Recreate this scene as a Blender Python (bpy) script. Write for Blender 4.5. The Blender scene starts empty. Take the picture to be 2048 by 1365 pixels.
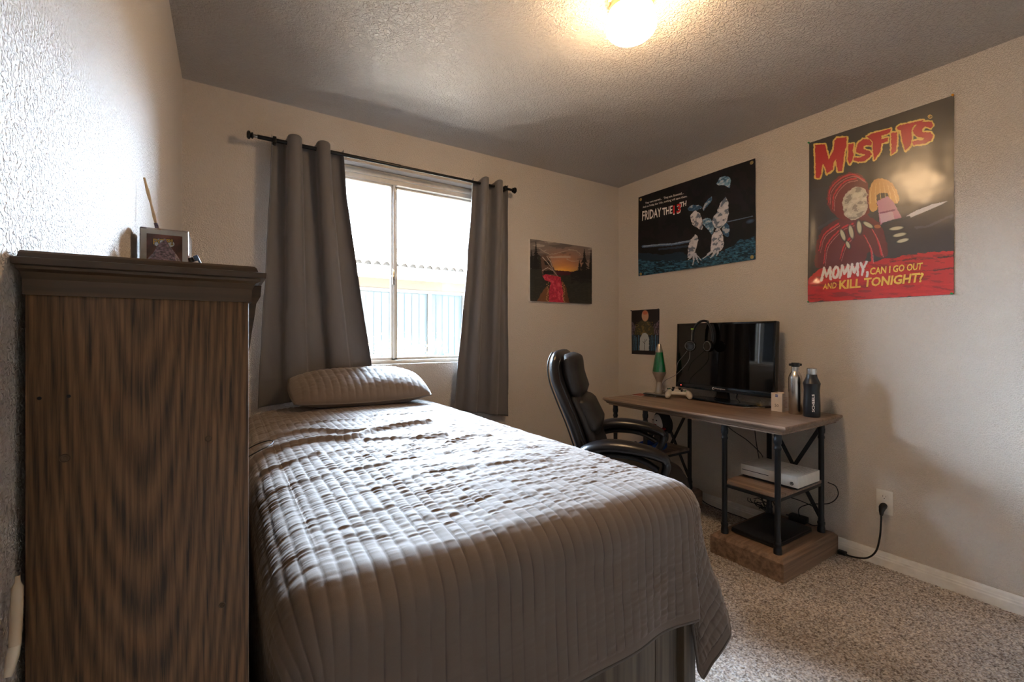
import bpy, bmesh, math, random
import numpy as np
from mathutils import Vector, Matrix, geometry
random.seed(7); rs = np.random.RandomState(7)
PI = math.pi
SC = bpy.context.scene; COL = SC.collection
# ------------------------------------------------------------------ camera, world, sun, exposure
HC = 1.18                       # camera height, room axes: x along window wall, y into the room
XL, XR, YB, YF, ZC = -0.18, 2.814, 2.707, -1.0, 2.44
cam_d = bpy.data.cameras.new('camera'); cam = bpy.data.objects.new('camera', cam_d); COL.objects.link(cam)
cam.location = (0, 0, HC); cam.rotation_euler = (PI/2, 0, math.radians(-32.67))
cam_d.sensor_width = 36; cam_d.lens = 892/2048*36; cam_d.shift_y = -0.0051; cam_d.clip_start = 0.02
SC.camera = cam
W = bpy.data.worlds.new('sky'); SC.world = W; W.use_nodes = True
bg = W.node_tree.nodes['Background']; bg.inputs[0].default_value = (0.72, 0.84, 1.0, 1); bg.inputs[1].default_value = 7
def light(name, kind, loc, rot, energy, color, **k):
    d = bpy.data.lights.new(name, kind); d.energy = energy; d.color = color
    for a, b in k.items(): setattr(d, a, b)
    o = bpy.data.objects.new(name, d); COL.objects.link(o); o.location = loc; o.rotation_euler = rot
    return o
sun = light('sun', 'SUN', (0, -4, 8), (math.radians(37), 0, math.radians(-12)), 100, (1, 0.97, 0.94), angle=0.009)
SC.view_settings.view_transform = 'Standard'; SC.view_settings.look = 'None'
SC.view_settings.exposure = 1.22; SC.view_settings.gamma = 1; SC.view_settings.use_curve_mapping = False
LAMP_EMIT = 54.0
# area light added behind the neighbour's roof in place of bright sky: the room's main daylight
sky_standin = light('sky_standin_light', 'AREA', (2, 11, 6.0), (-PI/2, 0, 0), 36000, (0.66, 0.79, 1.0), shape='RECTANGLE', size=20, size_y=7)
port = light('window_portal', 'AREA', (.9, YB+.155, 1.605), (-PI/2, 0, 0), 1, (1, 1, 1), shape='RECTANGLE', size=1.24, size_y=1.2)
port.data.cycles.is_portal = True
try:
    SC.cycles.use_denoising = True; SC.cycles.max_bounces = 10; SC.cycles.diffuse_bounces = 7
    SC.cycles.transparent_max_bounces = 16; SC.cycles.sample_clamp_indirect = 12; SC.cycles.caustics_reflective = False
except Exception: pass

# ------------------------------------------------------------------ helpers
def lin(c):
    return tuple(((x/12.92) if x <= 0.04045 else ((x+0.055)/1.055)**2.4) for x in c)
def rgb(r, g, b): return lin((r/255, g/255, b/255))
class Nodes:
    def __init__(s, name):
        s.m = bpy.data.materials.new(name); s.m.use_nodes = True; s.t = s.m.node_tree; s.p = s.t.nodes['Principled BSDF']
    def n(s, ty, **k):
        o = s.t.nodes.new(ty)
        for a, b in k.items():
            if a.startswith('i_'): o.inputs[a[2:].replace('_', ' ')].default_value = b
            else: setattr(o, a, b)
        return o
    def l(s, a, b): s.t.links.new(a, b)
    def coord(s, scale=(1, 1, 1), rot=(0, 0, 0), kind='Object'):
        tc = s.n('ShaderNodeTexCoord'); mp = s.n('ShaderNodeMapping'); mp.inputs['Scale'].default_value = scale; mp.inputs['Rotation'].default_value = rot
        s.l(tc.outputs[kind], mp.inputs['Vector']); return mp.outputs[0]
    def noise(s, vec, scale, detail=3, rough=.5, dist=0):
        o = s.n('ShaderNodeTexNoise'); o.inputs['Scale'].default_value = scale; o.inputs['Detail'].default_value = detail
        o.inputs['Roughness'].default_value = rough; o.inputs['Distortion'].default_value = dist
        if vec: s.l(vec, o.inputs['Vector'])
        return o.outputs[0]
    def ramp(s, fac, stops):
        o = s.n('ShaderNodeValToRGB'); e = o.color_ramp.elements
        while len(e) < len(stops): e.new(.5)
        for i, (p, c) in enumerate(stops): e[i].position = p; e[i].color = (*c, 1)
        s.l(fac, o.inputs[0]); return o.outputs[0]
    def bump(s, h, strength=.5, dist=.002, normal=None):
        o = s.n('ShaderNodeBump'); o.inputs['Strength'].default_value = strength; o.inputs['Distance'].default_value = dist
        s.l(h, o.inputs['Height'])
        if normal: s.l(normal, o.inputs['Normal'])
        return o.outputs[0]
def mat(name, c, rough=.5, metal=0, spec=.5, vary=.06, vscale=30, bump=0, bscale=200, **k):
    N = Nodes(name); p = N.p
    p.inputs['Roughness'].default_value = rough; p.inputs['Metallic'].default_value = metal; p.inputs['Specular IOR Level'].default_value = spec
    v = N.coord()
    f = N.noise(v, vscale, 3)
    N.l(N.ramp(f, [(.3, tuple(x*(1-vary) for x in c)), (.7, tuple(min(1, x*(1+vary)) for x in c))]), p.inputs['Base Color'])
    if bump: N.l(N.bump(N.noise(v, bscale, 2), .6, bump), p.inputs['Normal'])
    for a, b in k.items(): p.inputs[a.replace('_', ' ')].default_value = b
    return N.m
def mat_wall(name, c, strength=.5, sc=105):
    N = Nodes(name); p = N.p; v = N.coord()
    N.l(N.ramp(N.noise(v, 3, 3), [(.3, tuple(x*.98 for x in c)), (.7, tuple(x*1.02 for x in c))]), p.inputs['Base Color'])
    p.inputs['Roughness'].default_value = .42; p.inputs['Specular IOR Level'].default_value = .5
    h = N.ramp(N.noise(v, sc, 2.5, .5, .6), [(.42, (0, 0, 0)), (.60, (1, 1, 1))])
    b1 = N.bump(h, min(1, strength*1.5), .0036)
    N.l(N.bump(N.noise(v, sc*3.2, 2), strength*.7, .0012, b1), p.inputs['Normal'])
    return N.m
def mat_wood(name, dark, light_, axis='Z', rough=.45, rings=0.0, fine=55, tint=None, knot=None):
    """grain runs along axis; rings adds a cathedral figure"""
    N = Nodes(name); p = N.p
    s = [1, 1, 1]; s['XYZ'.index(axis)] = .035
    v = N.coord(tuple(s))
    f1 = N.noise(v, fine, 4, .6, .3)
    if rings:
        s2 = [1, 1, 1]; s2['XYZ'.index(axis)] = .10
        v2 = N.coord(tuple(s2))
        if knot:
            mp = v2.node; mp.inputs['Location'].default_value = knot
        w = N.n('ShaderNodeTexWave', wave_type='RINGS', rings_direction='Y', wave_profile='SIN'); N.l(v2, w.inputs['Vector'])
        w.inputs['Scale'].default_value = rings; w.inputs['Distortion'].default_value = 7; w.inputs['Detail'].default_value = 2; w.inputs['Detail Scale'].default_value = .35
        mx = N.n('ShaderNodeMath', operation='MULTIPLY_ADD'); mx.inputs[1].default_value = .18; N.l(w.outputs['Fac'], mx.inputs[0])
        m2 = N.n('ShaderNodeMath', operation='MULTIPLY'); m2.inputs[1].default_value = .90; N.l(f1, m2.inputs[0]); N.l(m2.outputs[0], mx.inputs[2]); f = mx.outputs[0]
    else: f = f1
    mid = tuple((a+b)/2 for a, b in zip(dark, light_))
    col = N.ramp(f, [(.33, dark), (.52, mid), (.72, light_)])
    N.l(col, p.inputs['Base Color']); p.inputs['Roughness'].default_value = rough; p.inputs['Specular IOR Level'].default_value = .4
    N.l(N.bump(f1, .25, .0006), p.inputs['Normal'])
    return N.m
def mat_attr(name, rough=.35, noise=.1, nscale=60, spec=.5, coat=0, bump=0, bscale=12):
    N = Nodes(name); p = N.p
    a = N.n('ShaderNodeAttribute'); a.attribute_name = 'Col'
    v = N.coord()
    mx = N.n('ShaderNodeMixRGB', blend_type='MULTIPLY'); mx.inputs[0].default_value = 1
    N.l(a.outputs['Color'], mx.inputs[1]); N.l(N.ramp(N.noise(v, nscale, 3), [(.3, (1-noise,)*3), (.7, (1, 1, 1))]), mx.inputs[2])
    N.l(mx.outputs[0], p.inputs['Base Color']); p.inputs['Roughness'].default_value = rough; p.inputs['Specular IOR Level'].default_value = spec
    if coat: p.inputs['Coat Weight'].default_value = coat; p.inputs['Coat Roughness'].default_value = .23
    if bump: N.l(N.bump(N.noise(v, bscale, 2), .5, bump), p.inputs['Normal'])
    return N.m

ORG = {}
def thing(name, label, cat, loc=(0, 0, 0), rotz=0, group=None):
    o = bpy.data.objects.new(name, None); COL.objects.link(o); o.location = loc; o.rotation_euler = (0, 0, rotz)
    o.empty_display_size = .05; ORG[o.name] = tuple(loc)
    return tag(o, label, cat, group)
def tag(o, label=None, cat=None, group=None, kind=None):
    if label: o['label'] = label
    if cat: o['category'] = cat
    if group: o['group'] = group
    if kind: o['kind'] = kind
    return o
class MB:
    def __init__(s): s.v = []; s.f = []; s.mi = []; s.cur = 0
    def add(s, vs, fs):
        n = len(s.v); s.v += [tuple(v) for v in vs]; s.f += [tuple(i+n for i in f) for f in fs]; s.mi += [s.cur]*len(fs); return s
    def box(s, x0, x1, y0, y1, z0, z1):
        return s.add([(x0, y0, z0), (x1, y0, z0), (x1, y1, z0), (x0, y1, z0), (x0, y0, z1), (x1, y0, z1), (x1, y1, z1), (x0, y1, z1)],
                     [(0, 3, 2, 1), (4, 5, 6, 7), (0, 1, 5, 4), (1, 2, 6, 5), (2, 3, 7, 6), (3, 0, 4, 7)])
    def rbox(s, x0, x1, y0, y1, z0, z1, r=.003, seg=2, M=None):
        bm = bmesh.new(); bmesh.ops.create_cube(bm, size=1)
        for v in bm.verts: v.co = ((x0+x1)/2+v.co.x*(x1-x0), (y0+y1)/2+v.co.y*(y1-y0), (z0+z1)/2+v.co.z*(z1-z0))
        r = min(r, .49*min(x1-x0, y1-y0, z1-z0))
        bmesh.ops.bevel(bm, geom=bm.edges[:], offset=r, segments=seg, affect='EDGES', profile=.5)
        if M is not None: bm.transform(M)
        bm.verts.index_update(); s.add([v.co for v in bm.verts], [[v.index for v in f.verts] for f in bm.faces]); bm.free(); return s
    def tube(s, pts, r, n=10, caps=True, sq=1.0, up=None):
        pts = [Vector(p) for p in pts]; m = len(pts)
        rr = r if isinstance(r, (list, tuple)) else [r]*m
        T = [(pts[min(i+1, m-1)]-pts[max(i-1, 0)]).normalized() for i in range(m)]
        u = Vector(up) if up else (Vector((0, 0, 1)) if abs(T[0].z) < .9 else Vector((1, 0, 0)))
        vs = []
        for i in range(m):
            a = (u-T[i]*u.dot(T[i])).normalized(); b = T[i].cross(a); u = a if not up else Vector(up)
            for k in range(n):
                t = 2*PI*k/n; vs.append(pts[i]+a*math.cos(t)*rr[i]+b*math.sin(t)*rr[i]*sq)
        fs = [(i*n+k, i*n+(k+1) % n, (i+1)*n+(k+1) % n, (i+1)*n+k) for i in range(m-1) for k in range(n)]
        if caps: fs += [tuple(range(n))[::-1], tuple((m-1)*n+k for k in range(n))]
        return s.add(vs, fs)
    def lathe(s, prof, c=(0, 0, 0), n=28, ax='z'):
        vs = []; c = Vector(c)
        for r, z in prof:
            for k in range(n):
                t = 2*PI*k/n; p = (r*math.cos(t), r*math.sin(t), z)
                if ax == 'x': p = (p[2], p[0], p[1])
                if ax == 'y': p = (p[1], p[2], p[0])
                vs.append(c+Vector(p))
        m = len(prof)
        fs = [(i*n+k, i*n+(k+1) % n, (i+1)*n+(k+1) % n, (i+1)*n+k) for i in range(m-1) for k in range(n)]
        fs += [tuple(range(n))[::-1], tuple((m-1)*n+k for k in range(n))]
        return s.add(vs, fs)
    def prism(s, poly, axis, a, b):
        """poly: 2D points in the two other axes (xyz order), extruded from a to b along axis"""
        k = 'xyz'.index(axis); n = len(poly); vs = []
        for t in (a, b):
            for p in poly:
                q = list(p); q.insert(k, t); vs.append(q)
        return s.add(vs, [tuple(range(n))[::-1], tuple(range(n, 2*n))]+[(i, (i+1) % n, n+(i+1) % n, n+i) for i in range(n)])
    def grid(s, P, cu=False, cv=False):
        a, b = P.shape[:2]; vs = P.reshape(-1, 3)
        fs = [(i*b+j, i*b+(j+1) % b, ((i+1) % a)*b+(j+1) % b, ((i+1) % a)*b+j) for i in range(a if cu else a-1) for j in range(b if cv else b-1)]
        return s.add([tuple(map(float, v)) for v in vs], fs)
    def build(s, name, m, parent=None, loc=None, smooth=35, org=None, fixn=True):
        me = bpy.data.meshes.new(name)
        o_ = Vector(org) if org is not None else Vector(loc) if loc is not None else (Vector(ORG.get(parent.name, (0, 0, 0))) if parent else Vector())
        me.from_pydata([tuple(Vector(v)-o_) for v in s.v], [], s.f)
        for x in (m if isinstance(m, (list, tuple)) else [m]): me.materials.append(x)
        if len(me.materials) > 1: me.polygons.foreach_set('material_index', s.mi)
        if fixn:
            bm = bmesh.new(); bm.from_mesh(me); bmesh.ops.recalc_face_normals(bm, faces=bm.faces); bm.to_mesh(me); bm.free()
        if smooth: finish(me, smooth)
        o = bpy.data.objects.new(name, me); COL.objects.link(o)
        if loc is not None: o.location = loc
        ORG[o.name] = tuple(o_)
        if parent: o.parent = parent
        return o
def finish(me, ang=35):
    me.polygons.foreach_set('use_smooth', [True]*len(me.polygons))
    if ang < 180: me.set_sharp_from_angle(angle=math.radians(ang))
    me.update()
def npgrid(name, P, m, col=None, parent=None, org=None, faces_mask=None, flip=False):
    """fast grid mesh from a numpy array (a,b,3)"""
    a, b = P.shape[:2]; me = bpy.data.meshes.new(name); o_ = np.array(org if org is not None else (ORG.get(parent.name, (0, 0, 0)) if parent else (0, 0, 0)))
    v = (P.reshape(-1, 3)-o_).astype(np.float32)
    i, j = np.meshgrid(np.arange(a-1), np.arange(b-1), indexing='ij'); q = (i*b+j).ravel()
    F = np.stack([q, q+1, q+b+1, q+b], 1)
    if flip: F = F[:, ::-1]
    if faces_mask is not None: F = F[faces_mask.ravel()]
    n = len(F)
    me.vertices.add(len(v)); me.vertices.foreach_set('co', v.ravel())
    me.loops.add(n*4); me.loops.foreach_set('vertex_index', F.ravel().astype(np.int32))
    me.polygons.add(n); me.polygons.foreach_set('loop_start', np.arange(0, n*4, 4, dtype=np.int32))
    try: me.polygons.foreach_set('loop_total', np.full(n, 4, dtype=np.int32))
    except Exception: pass
    me.materials.append(m); me.update(calc_edges=True)
    me.polygons.foreach_set('use_smooth', np.ones(n, dtype=bool))
    if col is not None:
        at = me.color_attributes.new('Col', 'FLOAT_COLOR', 'POINT')
        c = np.ones((len(v), 4), np.float32); c[:, :3] = col.reshape(-1, 3); at.data.foreach_set('color', c.ravel())
    me.validate()
    o = bpy.data.objects.new(name, me); COL.objects.link(o)
    ORG[o.name] = tuple(o_)
    if parent: o.parent = parent
    elif org is not None: o.location = org
    return o
def copy_of(o, loc=None, parent=None):
    c = o.copy(); COL.objects.link(c)
    if loc is not None: c.location = loc
    c.parent = parent; return c
def cr(pts, k=8):
    """catmull-rom through pts"""
    P = [np.array(p, float) for p in pts]; P = [2*P[0]-P[1]]+P+[2*P[-1]-P[-2]]; out = []
    for i in range(1, len(P)-2):
        for t in np.linspace(0, 1, k, endpoint=False):
            a, b, c, d = P[i-1:i+3]; out.append(.5*((2*b)+(-a+c)*t+(2*a-5*b+4*c-d)*t*t+(-a+3*b-3*c+d)*t**3))
    out.append(P[-2]); return [tuple(map(float, p)) for p in out]
_tab = np.random.RandomState(3).rand(512, 512)
def vn(x, y, seed=0):
    """smooth value noise, vectorised, 0..1"""
    x = np.asarray(x, float)+seed*17.31; y = np.asarray(y, float)+seed*9.77
    xi = np.floor(x).astype(int); yi = np.floor(y).astype(int); fx = x-xi; fy = y-yi
    fx = fx*fx*(3-2*fx); fy = fy*fy*(3-2*fy)
    g = lambda a, b: _tab[a % 512, b % 512]
    return (g(xi, yi)*(1-fx)+g(xi+1, yi)*fx)*(1-fy)+(g(xi, yi+1)*(1-fx)+g(xi+1, yi+1)*fx)*fy
def fbm(x, y, seed=0, o=4):
    s = 0; a = .5
    for i in range(o): s = s+a*vn(x*2**i, y*2**i, seed+i*5); a *= .5
    return s/(1-.5**o)
def text_mesh(body, bold=0.0, shear=0.0, res=3, space=1.0):
    """font outline as 2D triangles, normalised to its own bounding box"""
    c = bpy.data.curves.new('lettering', 'FONT'); c.body = body; c.offset = bold; c.shear = shear; c.resolution_u = res; c.space_character = space
    o = bpy.data.objects.new('lettering', c); COL.objects.link(o); bpy.context.view_layer.update()
    me = bpy.data.meshes.new_from_object(o.evaluated_get(bpy.context.evaluated_depsgraph_get()))
    V = np.array([v.co[:2] for v in me.vertices]); F = [tuple(p.vertices) for p in me.polygons]
    bpy.data.objects.remove(o); bpy.data.curves.remove(c); bpy.data.meshes.remove(me)
    lo = V.min(0); hi = V.max(0); return (V-lo)/(hi-lo), F, (hi-lo)
def flat_text(name, body, org, ux, uy, w, m, parent, bold=.0, shear=0, lift=.0004, h=None, curve=None):
    """lettering laid from org along ux, up uy, total width w, as a thin printed layer"""
    V, F, s = text_mesh(body, bold, shear); ux = Vector(ux).normalized(); uy = Vector(uy).normalized(); nrm = ux.cross(uy)
    h = h or w*s[1]/s[0]; mb = MB(); vs = []
    for u, v in V:
        p = Vector(org)+ux*(u*w)+uy*(v*h)+nrm*lift
        vs.append(curve(p) if curve else p)
    mb.add(vs, F); return mb.build(name, m, parent, smooth=0, fixn=False)

# ------------------------------------------------------------------ materials
M = {}
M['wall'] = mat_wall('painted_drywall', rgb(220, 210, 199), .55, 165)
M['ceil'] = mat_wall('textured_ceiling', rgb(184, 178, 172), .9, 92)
M['trim'] = mat('white_trim', rgb(232, 230, 225), .4)
M['vinyl'] = mat('window_vinyl', rgb(205, 196, 182), .45)
M['carpet'] = mat('carpet_backing', rgb(120, 108, 98), .95)
M['black_metal'] = mat('black_pipe_metal', rgb(28, 31, 36), .45, .3, .5)
M['rod'] = mat('rod_black', rgb(16, 17, 20), .35, .4)
M['chrome'] = mat('brushed_steel', rgb(196, 192, 186), .26, 1.0)
M['grey_curtain'] = mat('curtain_cloth', rgb(103, 100, 101), .62, vary=.04, vscale=300, bump=.0004, bscale=900, Sheen_Weight=.3)
M['quilt'] = mat('quilt_cloth', rgb(114, 101, 92), .72, vary=.03, vscale=120, bump=.0003, bscale=700, spec=.25, Sheen_Weight=.25, Sheen_Roughness=.5)
M['quilt_hem'] = mat('quilt_binding', rgb(98, 89, 82), .6, vary=.03, vscale=120)
M['sheet'] = mat('bed_sheet', rgb(120, 104, 90), .7)
M['book_wood'] = mat_wood('bookcase_stained_wood', rgb(58, 43, 32), rgb(132, 98, 66), 'Z', .5, rings=40, fine=330, knot=(.006, 0, -.150))
M['book_trim'] = mat_wood('bookcase_trim_wood', rgb(58, 45, 34), rgb(100, 77, 54), 'X', .45, fine=60)
M['bed_wood'] = mat_wood('grey_weathered_wood', rgb(70, 60, 50), rgb(120, 106, 90), 'Z', .55, fine=45)
M['desk_wood'] = mat_wood('desk_laminate', rgb(104, 84, 70), rgb(160, 136, 118), 'Y', .34, fine=38)
M['desk_woodx'] = mat_wood('plinth_laminate', rgb(98, 76, 60), rgb(158, 130, 108), 'X', .42, fine=38)
M['leather'] = mat('black_leather', rgb(24, 23, 26), .33, vary=.1, bump=.0009, bscale=160, spec=.6)
M['leather_mat'] = mat('black_leather_soft', rgb(27, 25, 27), .45, vary=.1, bump=.001, bscale=220)
M['leather_arm'] = mat('padded_arm_leather', rgb(24, 22, 24), .3, bump=.0006, bscale=120)
M['piping'] = mat('piping_black', rgb(20, 19, 20), .35)
M['black_plastic'] = mat('black_plastic', rgb(22, 23, 26), .35)
M['black_gloss'] = mat('black_gloss', rgb(10, 11, 14), .09, spec=.6)
M['screen'] = mat('dark_screen', rgb(9, 9, 11), .035, spec=.6)
M['blue_gloss'] = mat('dark_blue_bezel', rgb(18, 30, 44), .14, spec=.6)
M['white_plastic'] = mat('white_plastic', rgb(228, 224, 216), .42)
M['white_gloss'] = mat('white_controller', rgb(214, 210, 206), .3)
M['cable'] = mat('cable_rubber', rgb(16, 16, 18), .5)
M['cable_light'] = mat('cable_grey', rgb(120, 118, 122), .35)
M['green'] = mat('lamp_green_liquid', rgb(6, 104, 52), .08, spec=.6, Coat_Weight=.6)
M['greyaccent'] = mat('grey_accent', rgb(90, 92, 96), .3)
M['limes'] = mat('lime_accent', rgb(150, 200, 40), .4)
M['silver'] = mat('silver_painted', rgb(176, 166, 154), .3, .75)
M['red_cloth'] = mat('red_cloth', rgb(176, 20, 30), .7)
M['blue_cloth'] = mat('blue_cloth', rgb(22, 82, 170), .8, bump=.001, bscale=60, vary=.25, vscale=60)
M['doll_skin'] = mat('doll_pale_cloth', rgb(206, 196, 184), .8)
M['doll_hair'] = mat('doll_black_yarn', rgb(16, 15, 16), .85, bump=.002, bscale=120)
M['doll_grey'] = mat('doll_grey_cloth', rgb(62, 60, 62), .85)
M['doll_lips'] = mat('doll_red_lips', rgb(140, 16, 22), .6)
M['white_ink'] = mat('white_ink', rgb(236, 230, 226), .5)
M['dark_ink'] = mat('dark_ink', rgb(52, 50, 60), .5)
M['blue_ink'] = mat('blue_ink', rgb(28, 56, 140), .4)
M['red_ink'] = mat('red_ink', rgb(214, 24, 34), .5)
M['yellow_ink'] = mat('yellow_ink', rgb(232, 186, 84), .5)
M['paper_white'] = mat('white_card', rgb(224, 214, 208), .5)
M['brass'] = mat('brass_grommet', rgb(190, 160, 104), .3, .9)
M['rock'] = mat('purple_black_rock', rgb(92, 74, 82), .5, vary=.85, vscale=230, bump=.006, bscale=150)
M['bark'] = mat('bark_strip', rgb(196, 168, 130), .8, vary=.2, vscale=40)
M['amber'] = mat('amber_pin', rgb(220, 150, 20), .3)
M['greenpin'] = mat('green_pin', rgb(10, 130, 60), .3)
M['led'] = Nodes('red_standby_light').m
_p = M['led'].node_tree.nodes['Principled BSDF']; _p.inputs['Base Color'].default_value = (.5, .01, .01, 1); _p.inputs['Emission Color'].default_value = (1, .05, .03, 1); _p.inputs['Emission Strength'].default_value = 3
def mat_clear(name, tint, gl=.12, rough=.02):
    N = Nodes(name); t = N.t; N.p.inputs['Base Color'].default_value = (*tint, 1)
    tr = N.n('ShaderNodeBsdfTransparent'); tr.inputs[0].default_value = (*tint, 1); g = N.n('ShaderNodeBsdfGlossy'); g.inputs['Roughness'].default_value = rough
    fr = N.n('ShaderNodeFresnel'); fr.inputs[0].default_value = 1.4; mx = N.n('ShaderNodeMixShader')
    N.l(fr.outputs[0], mx.inputs[0]); N.l(tr.outputs[0], mx.inputs[1]); N.l(g.outputs[0], mx.inputs[2])
    N.l(mx.outputs[0], t.nodes['Material Output'].inputs['Surface']); return N.m
M['glass'] = mat_clear('window_glass', (.93, .96, .95))
M['acrylic'] = mat_clear('clear_acrylic', (.97, .96, .95), rough=.1)
def mat_emit(name, c, s):
    N = Nodes(name); N.p.inputs['Base Color'].default_value = (.9, .9, .85, 1); N.p.inputs['Emission Color'].default_value = (*c, 1); N.p.inputs['Emission Strength'].default_value = s; return N.m
M['globe'] = mat_emit('lit_opal_glass', (1, .66, .36), LAMP_EMIT)

# ------------------------------------------------------------------ room shell
def struct(name, mb, m, smooth=0):
    return tag(mb.build(name, m, None, smooth=smooth), kind='structure')
OX0, OX1, OZ0, OZ1 = .28, 1.52, 1.005, 2.205           # window opening
struct('floor', MB().box(XL-.15, XR+.15, YF-.15, YB+.15, -.15, 0), M['carpet'])
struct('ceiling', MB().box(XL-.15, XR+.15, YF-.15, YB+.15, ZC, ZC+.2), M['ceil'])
struct('wall_left', MB().box(XL-.15, XL, YF-.15, YB+.15, 0, ZC), M['wall'])
struct('wall_right', MB().box(XR, XR+.15, YF-.15, YB+.15, 0, ZC), M['wall'])
struct('wall_front', MB().box(XL, XR, YF-.15, YF, 0, ZC), M['wall'])
def frame_with_hole(x0, x1, z0, z1, hx0, hx1, hz0, hz1, y0, y1):
    mb = MB(); vs = []
    xs = [x0, hx0, hx1, x1]; zs = [z0, hz0, hz1, z1]
    for y in (y0, y1):
        for z in zs:
            for x in xs: vs.append((x, y, z))
    fs = []
    for k in (0, 16):
        for j in range(3):
            for i in range(3):
                if i == 1 and j == 1: continue
                a = k+j*4+i; f = (a, a+1, a+5, a+4); fs.append(f if k == 0 else f[::-1])
    fs += [(5, 6, 22, 21)[::-1], (9, 25, 26, 10)[::-1], (5, 21, 25, 9)[::-1], (6, 10, 26, 22)[::-1]]
    for a, b in ((0, 3), (3, 15), (15, 12), (12, 0)):
        step = (b-a)//3
        for q in range(3):
            i0 = a+q*step; i1 = i0+step; fs.append((i0, i0+16, i1+16, i1))
    return mb.add(vs, fs)
struct('wall_back', frame_with_hole(XL, XR, 0, ZC, OX0, OX1, OZ0, OZ1, YB, YB+.15), M['wall'])
def baseprof(w=.012, h=.083): return [(0, 0), (w, 0), (w, h*.55), (w*.8, h*.62), (w*.8, h*.7), (w*.62, h*.75), (w*.5, h*.9), (w*.25, h), (0, h)]
def baseboard(name, side):
    mb = MB(); P = baseprof()
    if side == 'right': mb.prism([(XR-a, b) for a, b in P], 'y', YF, YB-.013)
    if side == 'left': mb.prism([(XL+a, b) for a, b in P], 'y', YF, YB-.013)
    if side == 'back': mb.prism([(YB-a, b) for a, b in P], 'x', XL, XR)
    struct(name, mb, M['trim'], 0)
for s_ in ('right', 'left', 'back'): baseboard('baseboard_'+s_, s_)

# carpet pile: countless tufts as one relief surface
def carpet():
    x = np.arange(1.02, XR-.012, .0042); y = np.arange(-.25, YB-.02, .0042)
    x = np.concatenate([x, [XR-.0125]])
    X, Y = np.meshgrid(x, y, indexing='ij')
    jx = (rs.rand(*X.shape)-.5)*.0032; jy = (rs.rand(*X.shape)-.5)*.0032
    Z = .004+rs.rand(*X.shape)*.0062+.004*(fbm(X*9, Y*9, 4)-.5)+.004*(vn(X*70, Y*70, 8)-.5)
    t = rs.rand(*X.shape)+.15*(vn(X*90, Y*90, 2)-.5)
    c1 = np.array(rgb(236, 228, 220)); c2 = np.array(rgb(190, 178, 168)); c3 = np.array(rgb(128, 118, 113)); c4 = np.array(rgb(206, 202, 202))
    C = np.where((t < .25)[..., None], c3, np.where((t < .6)[..., None], c2, np.where((t < .8)[..., None], c4, c1)))
    lay = .90+.22*(fbm(X*3.2+Y*1.5, Y*2.0, 6, 2)-.5)*2; C = C*lay[..., None]
    P = np.stack([X+jx, Y+jy, Z], -1); P[-1, :, 0] = XR-.0125
    mN = mat_attr('carpet_fibre', .95, .25, 220, spec=.1)
    o = npgrid('carpet_pile', P, mN, C, flip=True)
    tag(o, 'short speckled grey and beige carpet pile covering the floor', 'carpet', kind='stuff')
carpet()

# window_1
def window():
    yF = YB+.062
    w = tag(thing('window_1', None, None, ((OX0+OX1)/2, YB+.09, OZ0)), kind='structure')
    mb = MB()
    fr = [(OX0, OX1, yF, yF+.07, OZ1-.072, OZ1-.002), (OX0, OX1, yF, yF+.07, OZ0, OZ0+.022), (OX0, OX0+.035, yF, yF+.07, OZ0+.02, OZ1-.07), (OX1-.035, OX1, yF, yF+.07, OZ0+.02, OZ1-.07)]
    for i, b in enumerate(fr): mb.rbox(*b, r=.004)
    mb.rbox(OX0, OX1, yF-.012, yF+.01, OZ1-.045, OZ1-.010, r=.008)
    mb.build('window_frame', M['vinyl'], w)
    for n, (a, b, y) in (('window_sash', (OX0+.033, .902, yF+.008)), ('window_sash', (.898, OX1-.033, yF+.034))):
        mb = MB(); t = .026; z0, z1 = OZ0+.02, OZ1-.07
        mb.rbox(a, b, y, y+.024, z1-t*.5, z1, r=.003); mb.rbox(a, b, y, y+.024, z0, z0+t*.7, r=.003)
        mb.rbox(a, a+t, y, y+.024, z0, z1, r=.003); mb.rbox(b-t, b, y, y+.024, z0, z1, r=.003)
        s = mb.build(n, M['vinyl'], w)
        MB().box(a+t*.8, b-t*.8, y+.010, y+.0135, z0+.012, z1-.008).build('pane', M['glass'], s, smooth=0)
    mb = MB(); mb.rbox(.886, .900, yF-.002, yF+.010, OZ0+.03, OZ1-.075, r=.003)
    mb.build('meeting_rail', M['white_plastic'], w)
    mb = MB(); mb.rbox(.880, .897, yF-.012, yF, 1.50, 1.60, r=.004); mb.rbox(.876, .892, yF-.02, yF-.008, 1.53, 1.56, r=.003)
    mb.build('latch', M['chrome'], w)
window()

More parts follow.
